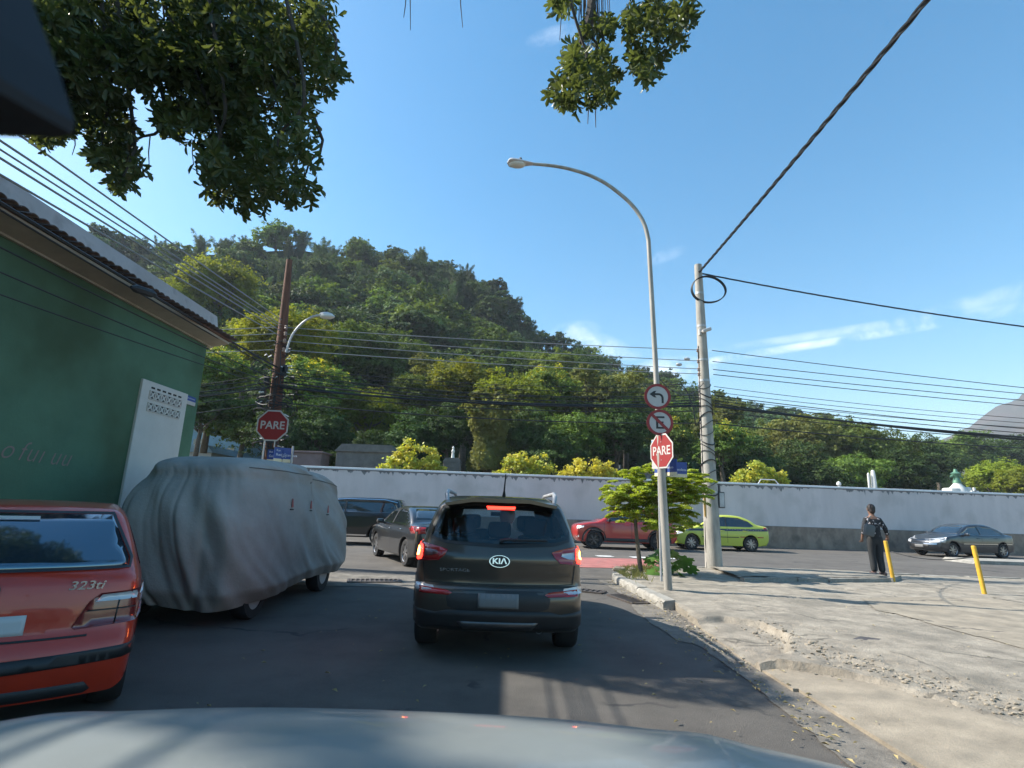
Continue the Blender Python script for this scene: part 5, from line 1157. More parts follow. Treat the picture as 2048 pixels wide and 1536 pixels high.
for yy in (-1.42, 1.0):
    for sg in (-1, 1):
        w = empty('wheel', (sg * .72, yy, .32)); w.parent = cvt; q = MB(); q.lathe([(.2, -.1), (.30, -.1), (.32, -.06), (.32, .06), (.30, .1), (.2, .1)], 28, 'X', cap=False); q.obj('tyre', 'rubber', w, True); q = MB(); q.lathe([(0, sg * .06), (.12, sg * .07), (.17, sg * .05), (.20, sg * .09)], 24, 'X'); q.obj('hub_cap', 'steel_galv', w, True)
q = MB(); q.box((0, 0, .34), (1.3, 3.9, .2), bev=.05); q.obj('chassis', 'plastic_black', cvt)
# ---------------------------------------------------------------- the car the picture is taken from: bonnet, scuttle and mirror
own = empty('car', (-.2, .5, 0), label='pale blue-grey car whose bonnet crosses the bottom of the picture', cat='car')
NXh, NYh = 60, 26; Vh = []
for j in range(NYh):
    t = j / (NYh - 1)
    for i in range(NXh):
        u = -1 + 2 * i / (NXh - 1); x = u * .98
        ye = 1.37 - .20 * abs(u) ** 3.0 - .04 * u * 0; y = .80 + (ye - .80) * t
        z = 1.140 - .10 * t ** 3 * 1.0 - .006 * t - .055 * abs(u) ** 2.6
        for cx in (-.62, .62): z += .010 * math.exp(-((u - cx) / .06) ** 2) * (1 - t * .5)
        Vh.append((x - .22, y, z))
for i in range(NXh):       # front lip rolling down
    x, y, z = Vh[(NYh - 1) * NXh + i]; Vh.append((x, y + .03, z - .05))
for i in range(NXh): x, y, z = Vh[(NYh - 1) * NXh + i]; Vh.append((x, y + .02, z - .34))
Fh = [[j * NXh + i, j * NXh + i + 1, (j + 1) * NXh + i + 1, (j + 1) * NXh + i] for j in range(NYh + 1) for i in range(NXh - 1)]
o = link('bonnet', mesh('bonnet', Vh, Fh, 'car_silver_blue', True), own); o.location = (.2, -.5, 0)
q = MB(); q.box((-.22, .55, .60), (1.72, .5, .7)); q.box((-.22, .93, 1.0), (1.70, .12, .08)); o = q.obj('scuttle', 'plastic_black', own); o.location = (.2, -.5, 0)
q = MB(); q.tube([(-.9, .985, 1.10), (-.3, .99, 1.112), (.25, .985, 1.108)], .0035, 6)
q = MB(); mc = EYE + pdir(20, 60) * .30
rm = MB(); R3 = Matrix((vr, vf, vu)).transposed(); sc_ = .235 / FPX
rm.prism([((px - 1024) * sc_, -(py - 768) * sc_) for px, py in [(-330, -230), (-30, -230), (40, -60), (120, 150), (150, 245), (145, 268), (120, 276), (-330, 262)]], .20, .235, rot=R3); o = rm.obj('rear_view_mirror', 'mirror_black', own)
o.location = Vector((.2, -.5, 0)) + EYE
# ================================================================== STREET LAMP AND ITS SIGNS
def gz(x, y): return pz(x, y) if (2.4 < x < 9.3 and 2 < y < 15.2) else .13
LX, LY = 2.965, 10.55
sl_ = empty('street_lamp', (LX, LY, .13), label='tall swan-neck street lamp on the kerb carrying the round signs', cat='street lamp')
base = Vector((LX, LY, .13)); top = atY(1297, 480, 10.5)
q = MB(); j1 = base.lerp(top, .36); q.tube([base + Vector((0, 0, -.1)), base + Vector((0, 0, .01)), j1], [.075, .075, .072], 16); q.tube([j1, j1 + Vector((0, 0, .02)), top], [.060, .058, .045], 14)
o = q.obj('post', 'pole_paint', sl_, True); o.location = -base
arc = [top] + [atY(px, py, 10.5) for px, py in [(1290, 452), (1279, 430), (1262, 408), (1240, 388), (1210, 366), (1175, 349), (1135, 337), (1100, 331), (1066, 328)]]
arc = catmull(arc, 4); q = MB(); q.tube(arc, [.045 - .012 * i / len(arc) for i in range(len(arc))], 12); o = q.obj('swan_neck', 'pole_paint', sl_, True); o.location = -base
hd = arc[-1]; hv_ = (arc[-1] - arc[-4]).normalized()
def cobra(par, pos, d, s=1.0, base=Vector()):
    d = Vector((d.x, d.y, 0)).normalized(); R_ = Matrix((d, Vector((-d.y, d.x, 0)), Vector((0, 0, 1)))).transposed(); q = MB(); pr = []
    N = 14; vs = []; fs = []
    for i in range(N + 1):
        t = i / N; w = (.055 + .10 * math.sin(min(1, t * 1.15) ** 1.3 * PI * .55)) * (1 if t < .8 else math.sqrt(max(.0, 1 - ((t - .8) / .2) ** 2)) + .02); h = w * .55
        for k in range(12):
            a = 2 * PI * k / 12; vs.append(R_ @ Vector((t * .56 * s, math.cos(a) * w * s, math.sin(a) * h * s * (1 if math.sin(a) > 0 else .35))) + pos + Vector((0, 0, .0)))
    fs = [[i * 12 + k, i * 12 + (k + 1) % 12, (i + 1) * 12 + (k + 1) % 12, (i + 1) * 12 + k] for i in range(N) for k in range(12)] + [list(range(12))[::-1], [N * 12 + k for k in range(12)]]
    q.add(vs, fs); o = q.obj('lamp_head', 'lamp_shell', par, True); o.location = -base
    b = MB(); b.ico((0, 0, 0), 1, 2, (.19 * s, .12 * s, .075 * s)); ob = b.obj('lamp_bowl', 'lamp_bowl', o, True); ob.location = R_ @ Vector((.34 * s, 0, -.02)) + pos; ob.rotation_euler.z = math.atan2(d.y, d.x)
    b = MB(); b.lathe([(.028, 0), (.028, .05), (0, .055)], 10); oc = b.obj('photocell', 'plastic_black', o, True); oc.location = R_ @ Vector((.27 * s, 0, .085 * s)) + pos
    return o
cobra(sl_, hd, hv_, 1.0, base)
for f in (.25, .44, .53):
    p = base.lerp(top, f)
def sign_thing(name, px, py, Y_, rz, lb, cat='sign'):
    p = atY(px, py, Y_); return empty(name, p, rz, label=lb, cat=cat)
def disc(n, r): return [(r * math.cos(2 * PI * k / n), r * math.sin(2 * PI * k / n)) for k in range(n)]
def ringm(q, n, r0_, r1_, y0, y1):
    a, b = disc(n, r0_), disc(n, r1_); vs = [(x, y0, z) for x, z in a] + [(x, y0, z) for x, z in b] + [(x, y1, z) for x, z in b] + [(x, y1, z) for x, z in a]
    fs = [];
    for k in range(n):
        j = (k + 1) % n
        for u in range(4): w_ = (u + 1) % 4; fs.append([u * n + k, u * n + j, w_ * n + j, w_ * n + k])
    return q.add(vs, fs)
def bracket(t, dy=.06):
    q = MB(); q.box((0, dy, .12), (.05, .08, .03)); q.box((0, dy, -.12), (.05, .08, .03)); q.obj('bracket', 'steel_galv', t)
    for z in (.17, -.17): q = MB(); q.lathe([(.010, -.010), (.008, -.014), (0, -.015)], 8, 'Y'); b = q.obj('bolt', 'steel_galv', t); b.location.z = z
for (px, py, lb, kind_) in ((1315, 793, 'round red-bordered left turn arrow sign, topmost on the street lamp post', 'turn'), (1320, 845, 'round sign with a struck-out letter E, below the arrow sign', 'nopark')):
    t = sign_thing('turn_sign' if kind_ == 'turn' else 'no_parking_sign', px, py, 10.42, math.radians(-4), lb)
    q = MB(); q.lathe([(0, .004), (.25, .004), (.25, -.003), (0, -.003)], 40, 'Y'); q.obj('plate', 'sign_white', t)
    q = MB(); ringm(q, 40, .252, .20, -.006, .006); q.obj('red_border', 'sign_red', t)
    if kind_ == 'turn':
        q = MB(); cx, cz, ro, ri = .02, -.0, .095, .055
        out_ = [(cx + ro * math.cos(a) - 0, cz + ro * math.sin(a) - .03) for a in np.linspace(0, PI / 2, 8)]; inn = [(cx + ri * math.cos(a), cz + ri * math.sin(a) - .03) for a in np.linspace(PI / 2, 0, 8)]
        q.prism([(cx + ro, -.13)] + out_ + [(-.05, out_[-1][1]), (-.05, inn[0][1])] + inn + [(cx + ri, -.13)], -.0065, -.003); q.obj('arrow_stem', 'sign_black', t)
        q = MB(); zc = (out_[-1][1] + inn[0][1]) / 2; q.prism([(-.045, zc + .03), (-.02, zc + .068), (-.07, zc + .06), (-.15, zc), (-.07, zc - .06), (-.02, zc - .068), (-.045, zc - .03)], -.0075, -.0035); q.obj('arrow_head', 'sign_black', t)
    else:
        q = MB(); q.prism([(-.075, .12), (.085, .12), (.085, .085), (-.035, .085), (-.035, .02), (.065, .02), (.065, -.015), (-.035, -.015), (-.035, -.085), (.085, -.085), (.085, -.12), (-.075, -.12)], -.0065, -.003); q.obj('letter_e', 'sign_black', t)
        q = MB(); w_ = .02; d_ = .150; q.prism([(-d_ - w_, d_ - w_), (-d_ + w_, d_ + w_), (d_ + w_, -d_ + w_), (d_ - w_, -d_ - w_)], -.010, -.0068); q.obj('red_slash', 'sign_red', t)
    bracket(t, .045)
def octo(r, rot=PI / 8): return [(r * math.cos(rot + k * PI / 4), r * math.sin(rot + k * PI / 4)) for k in range(8)]
def stop_sign(px, py, Y_, rz, R_, lb):
    t = sign_thing('stop_sign', px, py, Y_, rz, lb); k = 1 / math.cos(PI / 8)
    q = MB(); q.prism(octo(R_ * k), -.002, .003); q.obj('white_border', 'sign_white', t); q = MB(); q.prism(octo(R_ * k * .91), -.005, -.0022); q.obj('red_face', 'sign_red', t)
    text_obj('lettering', 'PARE', R_ * .72, 'sign_white', t, (0, -.0065, 0), (PI / 2, 0, 0), bold=R_ * .012, depth=.001, sx=.96); return t
t = stop_sign(1323, 902, 10.42, math.radians(-66), .325, 'red octagonal stop sign on the street lamp post, turned partly away'); bracket(t, .05)
# bus stop plate and street name plates behind the lamp post
bs = sign_thing('bus_stop_sign', 1317, 908, 11.6, math.radians(-55), 'blue and white bus stop plate half hidden behind the turned stop sign')
q = MB(); q.box((0, 0, 0), (.36, .012, .62), bev=.005); q.obj('plate', 'sign_white', bs)
q = MB(); q.prism([(-.17, .29), (.17, .29), (.17, .10), (-.17, .18)], -.0095, -.006); q.obj('blue_band', 'sign_cyan', bs); q = MB(); q.prism([(-.17, .02), (.17, .02), (.17, -.12), (-.17, -.10)], -.0095, -.006); q.obj('lower_band', 'sign_blue', bs)
gp = atZ(1309, 1140, .13); ntp = atY(1309, 880, 11.7)
def nameplate(t, dx, dz, rz, txt1, txt2, w=.55, h=.34):
    o = MB(); o.box((0, 0, 0), (w, .014, h)); pl = o.obj('plate', 'sign_blue', t); pl.location = (dx, 0, dz); pl.rotation_euler.z = rz
    o = MB(); o.box((0, -.002, -h / 2 + .035), (w, .014, .07)); o.obj('cream_strip', 'sign_cream', pl)
    text_obj('lettering', txt1, .055, 'sign_text', pl, (-w / 2 + .04, -.009, .09), (PI / 2, 0, 0), align='LEFT'); text_obj('lettering', txt2, .075, 'sign_text', pl, (-w / 2 + .04, -.009, 0), (PI / 2, 0, 0), align='LEFT'); return pl
p = atY(1317, 935, 11.8)
nt = empty('street_name_post', (p.x, 11.8, .13), label='thin post with blue street name plates standing behind the lamp post', cat='street sign')
q = MB(); q.tube([(0, 0, 0), (0, 0, p.z + .6 - .13)], .025, 10); q.obj('post', 'steel_galv', nt, True)
nameplate(nt, .15, p.z - .13, math.radians(-62), 'Rua', 'General Polidoro', .66); nameplate(nt, .36, p.z - .16, math.radians(4), 'Rua', 'Real Grandeza', .50, .32)
# ---------------------------------------------------------------- left corner signs
t = stop_sign(545, 851, 11.5, math.radians(2), .325, 'red octagonal stop sign on two thin posts left of the street, above the covered van')
q = MB();
for x in (-.13, .08): q.tube([(x, .03, -2.9), (x, .03, .1)], .014, 8)
ps = [(-.13, 0), (.08, 0)]
q = MB(); q.tube([(-.13, .03, -2.88), (-.13, .03, .15)], .018, 8); q.obj('post', 'steel_galv', t, True); q = MB(); q.tube([(.08, .03, -.45), (.08, .03, .15)], .012, 8); q.obj('strut', 'steel_galv', t, True)
p = atY(583, 920, 11.9); nt = empty('street_name_post', (p.x, 11.9, .12), label='thin post with two blue street name plates below the left stop sign', cat='street sign')
q = MB(); q.tube([(0, 0, 0), (0, 0, p.z + .30 - .12)], .022, 10); q.obj('post', 'steel_galv', nt, True)
nameplate(nt, -.02 - .16, p.z - .02, math.radians(38), 'Rua', 'Real Grandeza', .40, .31); nameplate(nt, -.36, p.z - .05, math.radians(-8), 'Rua', 'Gal. Polidoro', .36, .28)
# ================================================================== UTILITY POLES
RPX0, RPY = 5.36, 14.75
rb = atZ(1428, 1137, .13); rt = atY(1396, 530, rb.y)
rp = empty('utility_pole', rb, label='tall tapering concrete utility pole on the right pavement', cat='utility pole')
H_ = rt.z - rb.z; lean = (rt - rb) / H_
def onp(z): return Vector((lean.x * z, lean.y * z, z))
q = MB(); q.tube([onp(-.2), onp(0), onp(H_ * .5), onp(H_)], [.225, .22, .16, .105], 20); q.obj('shaft', 'concrete_pole', rp, True)
for z in (1.95, 5.0, 5.6, 6.6, 7.6):
    rr_ = .22 - .115 * z / H_ + .006; q = MB(); q.tube([onp(z - .03), onp(z + .03)], rr_, 18); q.obj('steel_band', 'steel_galv', rp, True)
q = MB(); pts = [onp(z) + Vector((-.20 + .012 * z, -.05, 0)) for z in np.linspace(0, 6, 20)]; q.tube([p + Vector((.01 * math.sin(i * 2), 0, 0)) for i, p in enumerate(pts)], .018, 6); q.obj('conduit', 'cable', rp, True)
q = MB()
for k in range(14):
    z = 2.0 + k * .22 + rnd.uniform(-.05, .05); r_ = .235 - .115 * z / H_; c = onp(z); q.tube([c + Vector((math.cos(a) * r_, math.sin(a) * r_, .12 * math.sin(a + k))) for a in np.linspace(0, 2 * PI, 18)], .010 + .006 * (k % 3 == 0), 5)
q.obj('tie_wires', 'cable', rp, True, kind='stuff')
bx_ = empty('meter_box', rb + onp(1.75) + Vector((.26, -.02, 0)), label='grey metal box strapped to the right side of the concrete pole', cat='box')
q = MB(); q.box((0, 0, 0), (.16, .22, .42), bev=.01); q.obj('case', 'stone_grey', bx_); q = MB(); q.box((0, -.115, 0), (.12, .01, .36)); q.obj('door', 'steel_galv', bx_); q = MB(); q.box((-.02, 0, .32), (.05, .05, .22)); q.obj('pipe_stub', 'stone_grey', bx_)
o = MB(); o.box((0, 0, 0), (.04, .012, .5)); oo = o.obj('poster_strip', 'cardboard'); oo.location = rb + onp(1.5) + Vector((-.19, -.10, .05)); tag(oo, 'narrow strip of orange and white paper stuck on the left side of the concrete pole', 'poster')
oo.scale.x = 1.2
cb = atY(1408, 661, rb.y - .15); ca = empty('security_camera', cb, label='white security camera bracketed high on the concrete pole', cat='camera')
q = MB(); q.box((.06, -.05, .0), (.26, .10, .09), bev=.02, rot=Matrix.Rotation(.35, 3, 'Y').inverted()); q.obj('housing', 'sign_white', ca, True); q = MB(); q.box((-.10, .05, -.04), (.06, .1, .18)); q.tube([(-.1, 0, -.05), (.02, -.04, -.02)], .02, 6); q.obj('bracket', 'sign_white', ca)
# coil of spare cable
cc_ = atY(1416, 580, rb.y - .1); co = MB()
for k in range(3):
    co.tube([cc_ + Vector((.49 * math.cos(a) + .012 * k, -.02 * k + .03 * math.sin(a * 2), .40 * math.sin(a) + .01 * k)) for a in np.linspace(0, 2 * PI, 40)][:-1], .014, 6, closed=True)
o = co.obj('cable_coil', 'cable', smooth=True); tag(o, 'loose round coil of dark cable hanging at the top of the concrete pole', 'cable')
# left wooden pole
lb0 = atY(541, 905, 13.6); lt = atY(579, 520, 13.6); ld = (lt - lb0).normalized(); lbase = lb0 - ld * ((lb0.z - .12) / ld.z)
lp_ = empty('utility_pole', lbase, label='reddish brown wooden utility pole tangled in cables behind the left stop sign', cat='utility pole')
Hl = (lt - lbase).z; q = MB(); q.tube([Vector((0, 0, -.2)), (lt - lbase) * .5, (lt - lbase)], [.20, .155, .075], 14); q.obj('shaft', 'wood_pole', lp_, True)
def onl(z): return (lt - lbase) * (z / Hl)
aL = onl(5.35); pA = [atY(px, py, 13.4) - lbase for px, py in [(572, 705), (580, 680), (590, 662), (606, 645), (624, 634), (642, 630)]]
q = MB(); q.tube(catmull(pA, 4), .028, 10); q.obj('curved_arm', 'steel_galv', lp_, True)
hh = pA[-1] + lbase; la = empty('street_light', hh, label='small street light on a curved arm fixed to the wooden pole', cat='street lamp')
q = MB(); q.ico((.16, 0, -.03), 1, 2, (.20, .12, .075)); q.obj('lamp_bowl', 'lamp_bowl', la, True); q = MB(); q.ico((.13, 0, .01), 1, 2, (.18, .11, .07)); q.obj('lamp_head', 'lamp_shell', la, True); q = MB(); q.lathe([(.03, .06), (.03, .12), (0, .12)], 8, o=(.13, 0, 0)); q.obj('photocell', 'plastic_black', la)
# tangle on the wooden pole: loops, splice boxes, ties
q = MB()
for k in range(70):
    z = rnd.uniform(2.6, 5.4); c = onl(z); r_ = rnd.uniform(.18, .42) * (1.2 if z < 4.5 else .7); a0 = rnd.random() * 6.28; sp = rnd.uniform(1.0, 3.5)
    q.tube([c + Vector((math.cos(a0 + a) * r_ * 1.0, math.sin(a0 + a) * r_ * .7, rnd.uniform(-.02, .02) + .22 * math.sin(a * 1.3 + k) * r_)) for a in np.linspace(0, sp, 10)], rnd.choice([.008, .011, .015]), 5)
for k in range(16):
    z = rnd.uniform(2.5, 5.2); x = rnd.uniform(-.14, .14); q.tube([onl(z) + Vector((x, -.2, 0)), onl(z - rnd.uniform(.5, 1.3)) + Vector((x + rnd.uniform(-.1, .1), -.2, 0))], .010, 5)
q.obj('cable_tangle', 'cable', lp_, True, kind='stuff')
q = MB()
for k in range(22):
    z = rnd.uniform(2.6, 5.2); c = onl(z) + Vector((rnd.uniform(-.4, .4), -.18, 0)); a = rnd.uniform(-.6, .6); q.tube([c, c + Vector((math.cos(a) * rnd.uniform(.06, .16), -.02, math.sin(a) * .1))], .014, 5)
q.obj('tie_tape', 'tape_white', lp_, kind='stuff')
for k in range(6):
    z = rnd.uniform(3.2, 4.8); c = onl(z) + Vector(((-1) ** k * rnd.uniform(.18, .35), -.15, 0)); q = MB(); q.box(c, (.12, .1, .22), bev=.02); q.obj('splice_box', 'plastic_black', lp_)
def insul(par, c):
    q = MB(); q.lathe([(.02, -.06), (.045, -.04), (.03, -.01), (.045, .02), (.02, .05)], 10, o=c); q.obj('insulator', 'ceramic', par, True)
# ---------------------------------------------------------------- cables
def sag_pts(a, b, s, n=22):
    return [a.lerp(b, i / n) + Vector((0, 0, -4 * s * (i / n) * (1 - i / n))) for i in range(n + 1)]
def cable(a, b, s, r, m, label, grp, twist=0):
    q = MB(); P_ = sag_pts(a, b, s)
    if twist:
        P2 = sag_pts(a, b, s, 170)
        for k in range(3): q.tube([p + Vector((math.cos(i * .55 + k * 2.1), math.sin(i * .55 + k * 2.1) * .6, math.sin(i * .55 + k * 2.1))) * twist for i, p in enumerate(P2)], r, 5)
    else: q.tube(P_, r, 5)
    o = q.obj('cable', m, smooth=True); return tag(o, label, 'cable', grp)
rpw = lambda z, s=0: rb + onp(z) + Vector((s * .2, -.18, 0)); lpw = lambda z, s=0: lbase + onl(z) + Vector((s * .12, -.12, 0))
def zr(py): return atY(1400, py, rb.y - .18).z - .13
def zl(py): return atY(560, py, 13.5).z - .12
hv4 = [(655, 700, 'top'), (668, 722, 'second'), (682, 738, 'third'), (700, 748, 'fourth')]
ends_r = [770, 782, 795, 806]
for (pl_, pr_, nm), er in zip(hv4, ends_r):
    a, b = lpw(zl(pl_), 1), rpw(zr(pr_), -1)
    cable(a, b, .05, .011, 'cable_grey', nm + ' of the four thin pale lines strung between the wooden pole and the concrete pole', 'lines between the two poles')
    far = atY(2048, er, 15.6) ; d = (far - b); cable(rpw(zr(pr_), 1), b + d * 2.0, .10, .011, 'cable', nm + ' of the thin lines running right from the concrete pole', 'lines running right from the concrete pole')
    lf = atY(440, pl_ - 1, 13.7); cable(lpw(zl(pl_), -1), lf + (lf - a) * 5 , .15, .011, 'cable_grey', nm + ' of the thin pale lines running left from the wooden pole', 'lines running left from the wooden pole')
    insul(rp, onp(zr(pr_)) + Vector((-.19, -.16, 0))); insul(lp_, onl(zl(pl_)) + Vector((.14, -.14, 0)))
lows = [(735, 772, 818, .008), (742, 783, 830, .008), (748, 790, 842, .012), (757, 800, 848, .012), (764, 806, 854, .020), (775, 812, 860, .028), (785, 822, 866, .012), (805, 846, 880, .016), (752, 795, 836, .008), (770, 809, 850, .010)]
names = ['highest', 'second', 'third', 'fourth', 'thick fifth', 'thickest', 'seventh', 'lowest thick', 'thin upper', 'thin middle']
for (pl_, pr_, er, r_), nm in zip(lows, names):
    a, b = lpw(zl(pl_), 1), rpw(zr(pr_), -1); cable(a, b, .14 + rnd.uniform(0, .12), r_, 'cable', nm + ' of the black service cables between the two poles', 'black service cables between the poles')
    far = atY(2048, er, 15.6); d = far - b; cable(rpw(zr(pr_), 1), b + d * 2, .2 + rnd.uniform(0, .2), r_, 'cable', nm + ' of the black service cables running right from the concrete pole', 'black service cables to the right')
    if r_ > .009: a2 = atY(385, pl_ + rnd.uniform(-6, 10), 13.8); cable(lpw(zl(pl_), -1), a2 + (a2 - a) * 2.5, .3, r_ * .8, 'cable', nm + ' of the black service cables running left behind the green building', 'black service cables to the left')
# lines down our own street on the left, from the wooden pole back over the eave
for k, (px, py, pl_, r_, m_, nm) in enumerate([(60, 272, 640, .012, 'cable_grey', 'uppermost'), (10, 274, 650, .012, 'cable_grey', 'second'), (0, 285, 655, .010, 'cable_grey', 'third'), (0, 302, 662, .012, 'cable_grey', 'fourth'), (0, 335, 672, .012, 'cable_grey', 'lowest pale')]):
    b = atX(px, py, -4.75 + .05 * k); a = lpw(zl(pl_), 0); d = b - a; cable(a, a + d * 2.2, .06, r_, m_, nm + ' of the lines passing above the green building eave', 'lines along the street at the left')
for k, (px, py, pl_, r_, nm) in enumerate([(0, 380, 735, .022, 'thick black bundle along the cornice of the green building'), (0, 395, 742, .012, 'thin black cable just under the thick bundle on the cornice'), (0, 470, 760, .010, 'black cable crossing the top of the green wall'), (0, 520, 770, .009, 'black cable sagging across the upper green wall'), (0, 565, 775, .008, 'lowest black cable sagging across the green wall')]):
    b = atX(px, py, -5.25); a = lpw(zl(pl_), 0); d = b - a; cable(a, a + d * 1.9, .12, r_, 'cable', nm, 'black cables along the street at the left')
cs = MB(); p0 = atX(262, 574, -5.25); p1 = atX(312, 590, -5.2); cs.tube([p0, p0.lerp(p1, .2), p0.lerp(p1, .8), p1], [.02, .06, .06, .02], 8); o = cs.obj('splice_closure', 'cable', smooth=True); tag(o, 'black cable splice closure hanging on the bundle by the cornice', 'splice box')
# top cables from the concrete pole
a = rb + onp(H_ - .25); b = atY(1840, 0, 5.2); cable(a, a + (b - a) * 1.7, .10, .016, 'cable', 'thick twisted cable climbing from the concrete pole top to the upper right', 'cables from the top of the concrete pole', twist=.022)
b = atY(2048, 632, 15.8); cable(a, a + (b - a) * 2, .35, .018, 'cable', 'twisted cable sagging right from the concrete pole top', 'cables from the top of the concrete pole', twist=.012)
a = atY(1318, 757, 10.6); b = rb + onp(zr(760)); cable(a, b, .35, .010, 'cable', 'slack black cable drooping from the street lamp post to the concrete pole', 'slack cables at the concrete pole')
a = atY(1350, 765, 14.4); b = rb + onp(zr(850)) + Vector((-.2, -.1, 0)); q = MB(); q.tube(catmull([lpw(zl(770), 1).lerp(rpw(zr(770), -1), .92), atY(1366, 772, 14.5), atY(1385, 812, 14.5), atY(1392, 850, 14.6), atY(1402, 838, 14.6)], 6), .014, 6); o = q.obj('cable', 'cable', smooth=True); tag(o, 'short thick cable dropping in a bend to the concrete pole', 'cable', 'slack cables at the concrete pole')
for px, py, lb in ((1374, 718, 'upper pale ball-shaped splice on the lines left of the concrete pole'), (1358, 729, 'lower pale ball-shaped splice on the lines left of the concrete pole')):
    p = atY(px, py, rb.y - .3); q = MB(); q.ico((0, 0, 0), .06, 2, (1.5, 1, .8)); o = q.obj('line_splice', 'steel_galv', smooth=True); o.location = p; tag(o, lb, 'splice')
# ================================================================== YELLOW POSTS AND ROPE
yp = []
for bx, tx, lb in (((1788, 1163), (1771, 1083), 'yellow leaning post beside the pedestrian'), ((1970, 1188), (1947, 1093), 'yellow leaning post nearer the right edge')):
    b = atZ(*bx, .135); t_ = atY(*tx, b.y + .05); o = empty('bollard', b, label=lb, cat='bollard', group='yellow posts on the pavement'); q = MB(); q.tube([Vector((0, 0, -.1)), t_ - b], .042, 14); q.obj('post', 'yellow_paint', o, True); q = MB(); q.lathe([(.044, 0), (.04, .012), (0, .02)], 14, o=(t_ - b)); q.obj('cap', 'yellow_paint', o, True); yp.append((b, t_))
a = atY(1808, 1112, yp[0][0].y + .1); q = MB(); q.tube(sag_pts(yp[0][1] + Vector((.04, 0, -.2)), yp[1][1] + Vector((-.03, 0, -.2)), .12), .012, 6); o = q.obj('rope', 'cable', smooth=True); tag(o, 'thin dark rope sagging between the two yellow posts', 'rope')
# ================================================================== SMALL LIME TREE, BIG-LEAVED PLANT
tb = atZ(1283, 1147, .13); ta = atY(1268, 1010, tb.y)
sm = empty('small_tree', tb, label='young lime-green tree with a thin trunk on the corner of the kerb', cat='tree')
q = MB(); tt = ta - tb; q.tube([Vector((0, 0, -.1)), tt * .5 + Vector((-.02, 0, 0)), tt], [.06, .045, .035], 8); t2 = atZ(1322, 1135, .13) - tb; t2t = atY(1318, 1005, tb.y + .5) - tb
q.tube([t2 + Vector((0, 0, -.1)), t2.lerp(t2t, .5) + Vector((-.05, 0, 0)), t2t], [.05, .04, .03], 8)
o = q.obj('trunk', 'bark', sm, True)
fr = MB(); LV = []; LN = []; rs = np.random.RandomState(8); wood = MB()
def frond(p, d, L_, rs):
    d = d.normalized(); n = 26; pts = []
    for i in range(n + 1):
        t = i / n; pts.append(p + d * L_ * t + Vector((0, 0, -.30 * L_ * t * t)))
    wood.tube([pts[0], pts[n // 2], pts[-1]], [.008, .006, .003], 4)
    s = d.cross(Vector((0, 0, 1))); s = s.normalized() if s.length > .01 else Vector((1, 0, 0))
    for i in range(3, n + 1):
        t = i / n; w = L_ * .33 * math.sin(PI * min(1, .15 + t * .85)) + .03
        for sg in (-1, 1):
            for j in range(3):
                c = pts[i] + s * sg * w * (j + .5) / 3 + Vector((0, 0, rs.uniform(-.02, .02) - .05 * j * w)); LV.append(tuple(c)); LN.append((d.x * .1 + rs.normal(0, .2), d.y * .1 + rs.normal(0, .2), 1))
Yt = tb.y
for px, py, rpx, n in ((1268, 1000, 46, 48), (1235, 1000, 25, 16), (1225, 985, 14, 8), (1310, 962, 38, 36), (1275, 972, 44, 36), (1350, 972, 46, 46), (1380, 965, 25, 18), (1340, 1005, 44, 38), (1300, 1018, 50, 22), (1370, 1000, 34, 18), (1380, 990, 20, 12), (1300, 1010, 35, 16), (1350, 1045, 28, 16), (1300, 1040, 14, 6), (1250, 1030, 22, 8), (1400, 962, 12, 6)):
    for _ in range(n):
        a = rs.uniform(0, 6.28); r_ = rpx * math.sqrt(rs.random()); c = atY(px + r_ * math.cos(a), py + r_ * math.sin(a) * .95, Yt + rs.uniform(-.55, .8)) - tb
        a = rs.uniform(0, 6.28); frond(c, Vector((math.cos(a), math.sin(a), rs.uniform(-.1, .35))), rs.uniform(.22, .42), rs)
    c = atY(px, py, Yt + rs.uniform(-.2, .4)) - tb; s0 = tt if px < 1310 else t2t; wood.tube([s0, s0.lerp(c, .5) + Vector((0, 0, .05)), c], [.022, .015, .008], 5)
V, F = leafquads(np.array(LV), np.array(LN), .068, rs, .5, .35); link('foliage', np_mesh('foliage', V, F, ['leaf_lime']), sm); wood.obj('branch', 'bark', sm, True, kind='stuff')
bp = atZ(1335, 1150, .13); bl = empty('leafy_plant', bp, label='low plant with large lobed leaves at the foot of the lamp post', cat='plant')
def bigleaf(R_):
    vs = [(0, 0, 0)]; n = 28
    for k in range(n + 1):
        a = -PI * .93 + 2 * PI * .93 * k / n; r_ = R_ * (.62 + .38 * abs(math.cos(a * 4.0))) * (1 if abs(a) < 2.6 else .7); vs.append((r_ * math.cos(a), r_ * math.sin(a), -.22 * r_ * r_ / R_ + .02 * R_ * math.cos(a * 8)))
    return mesh('leaf', vs, [[0, k, k + 1] for k in range(1, n + 1)], 'leaf_big', True)
lm = bigleaf(.19); rs = np.random.RandomState(4); st = MB()
for px, py, dy in [(1312, 1112, 0), (1318, 1135, -.1), (1300, 1120, .1), (1345, 1105, .3), (1365, 1120, .2), (1380, 1135, .1), (1350, 1130, -.1), (1325, 1100, .1), (1360, 1145, -.2), (1308, 1145, -.2), (1340, 1140, .2), (1375, 1120, .4), (1335, 1118, 0), (1352, 1112, 0), (1322, 1122, .2)]:
    c = atY(px, py, bp.y + dy) - bp; o = link('leaf', lm, bl); o.location = c; a = math.atan2(c.y - .1, c.x); o.rotation_euler = (rs.uniform(-.5, .1) - .25, rs.uniform(.1, .6), a + rs.uniform(-.4, .4)); o.scale = (rs.uniform(.8, 1.25),) * 3; st.tube([(0, 0, 0), (c.x * .4, c.y * .4, c.z * .8), tuple(c)], [.012, .008, .004], 5)
st.obj('stem', 'leaf_big', bl)
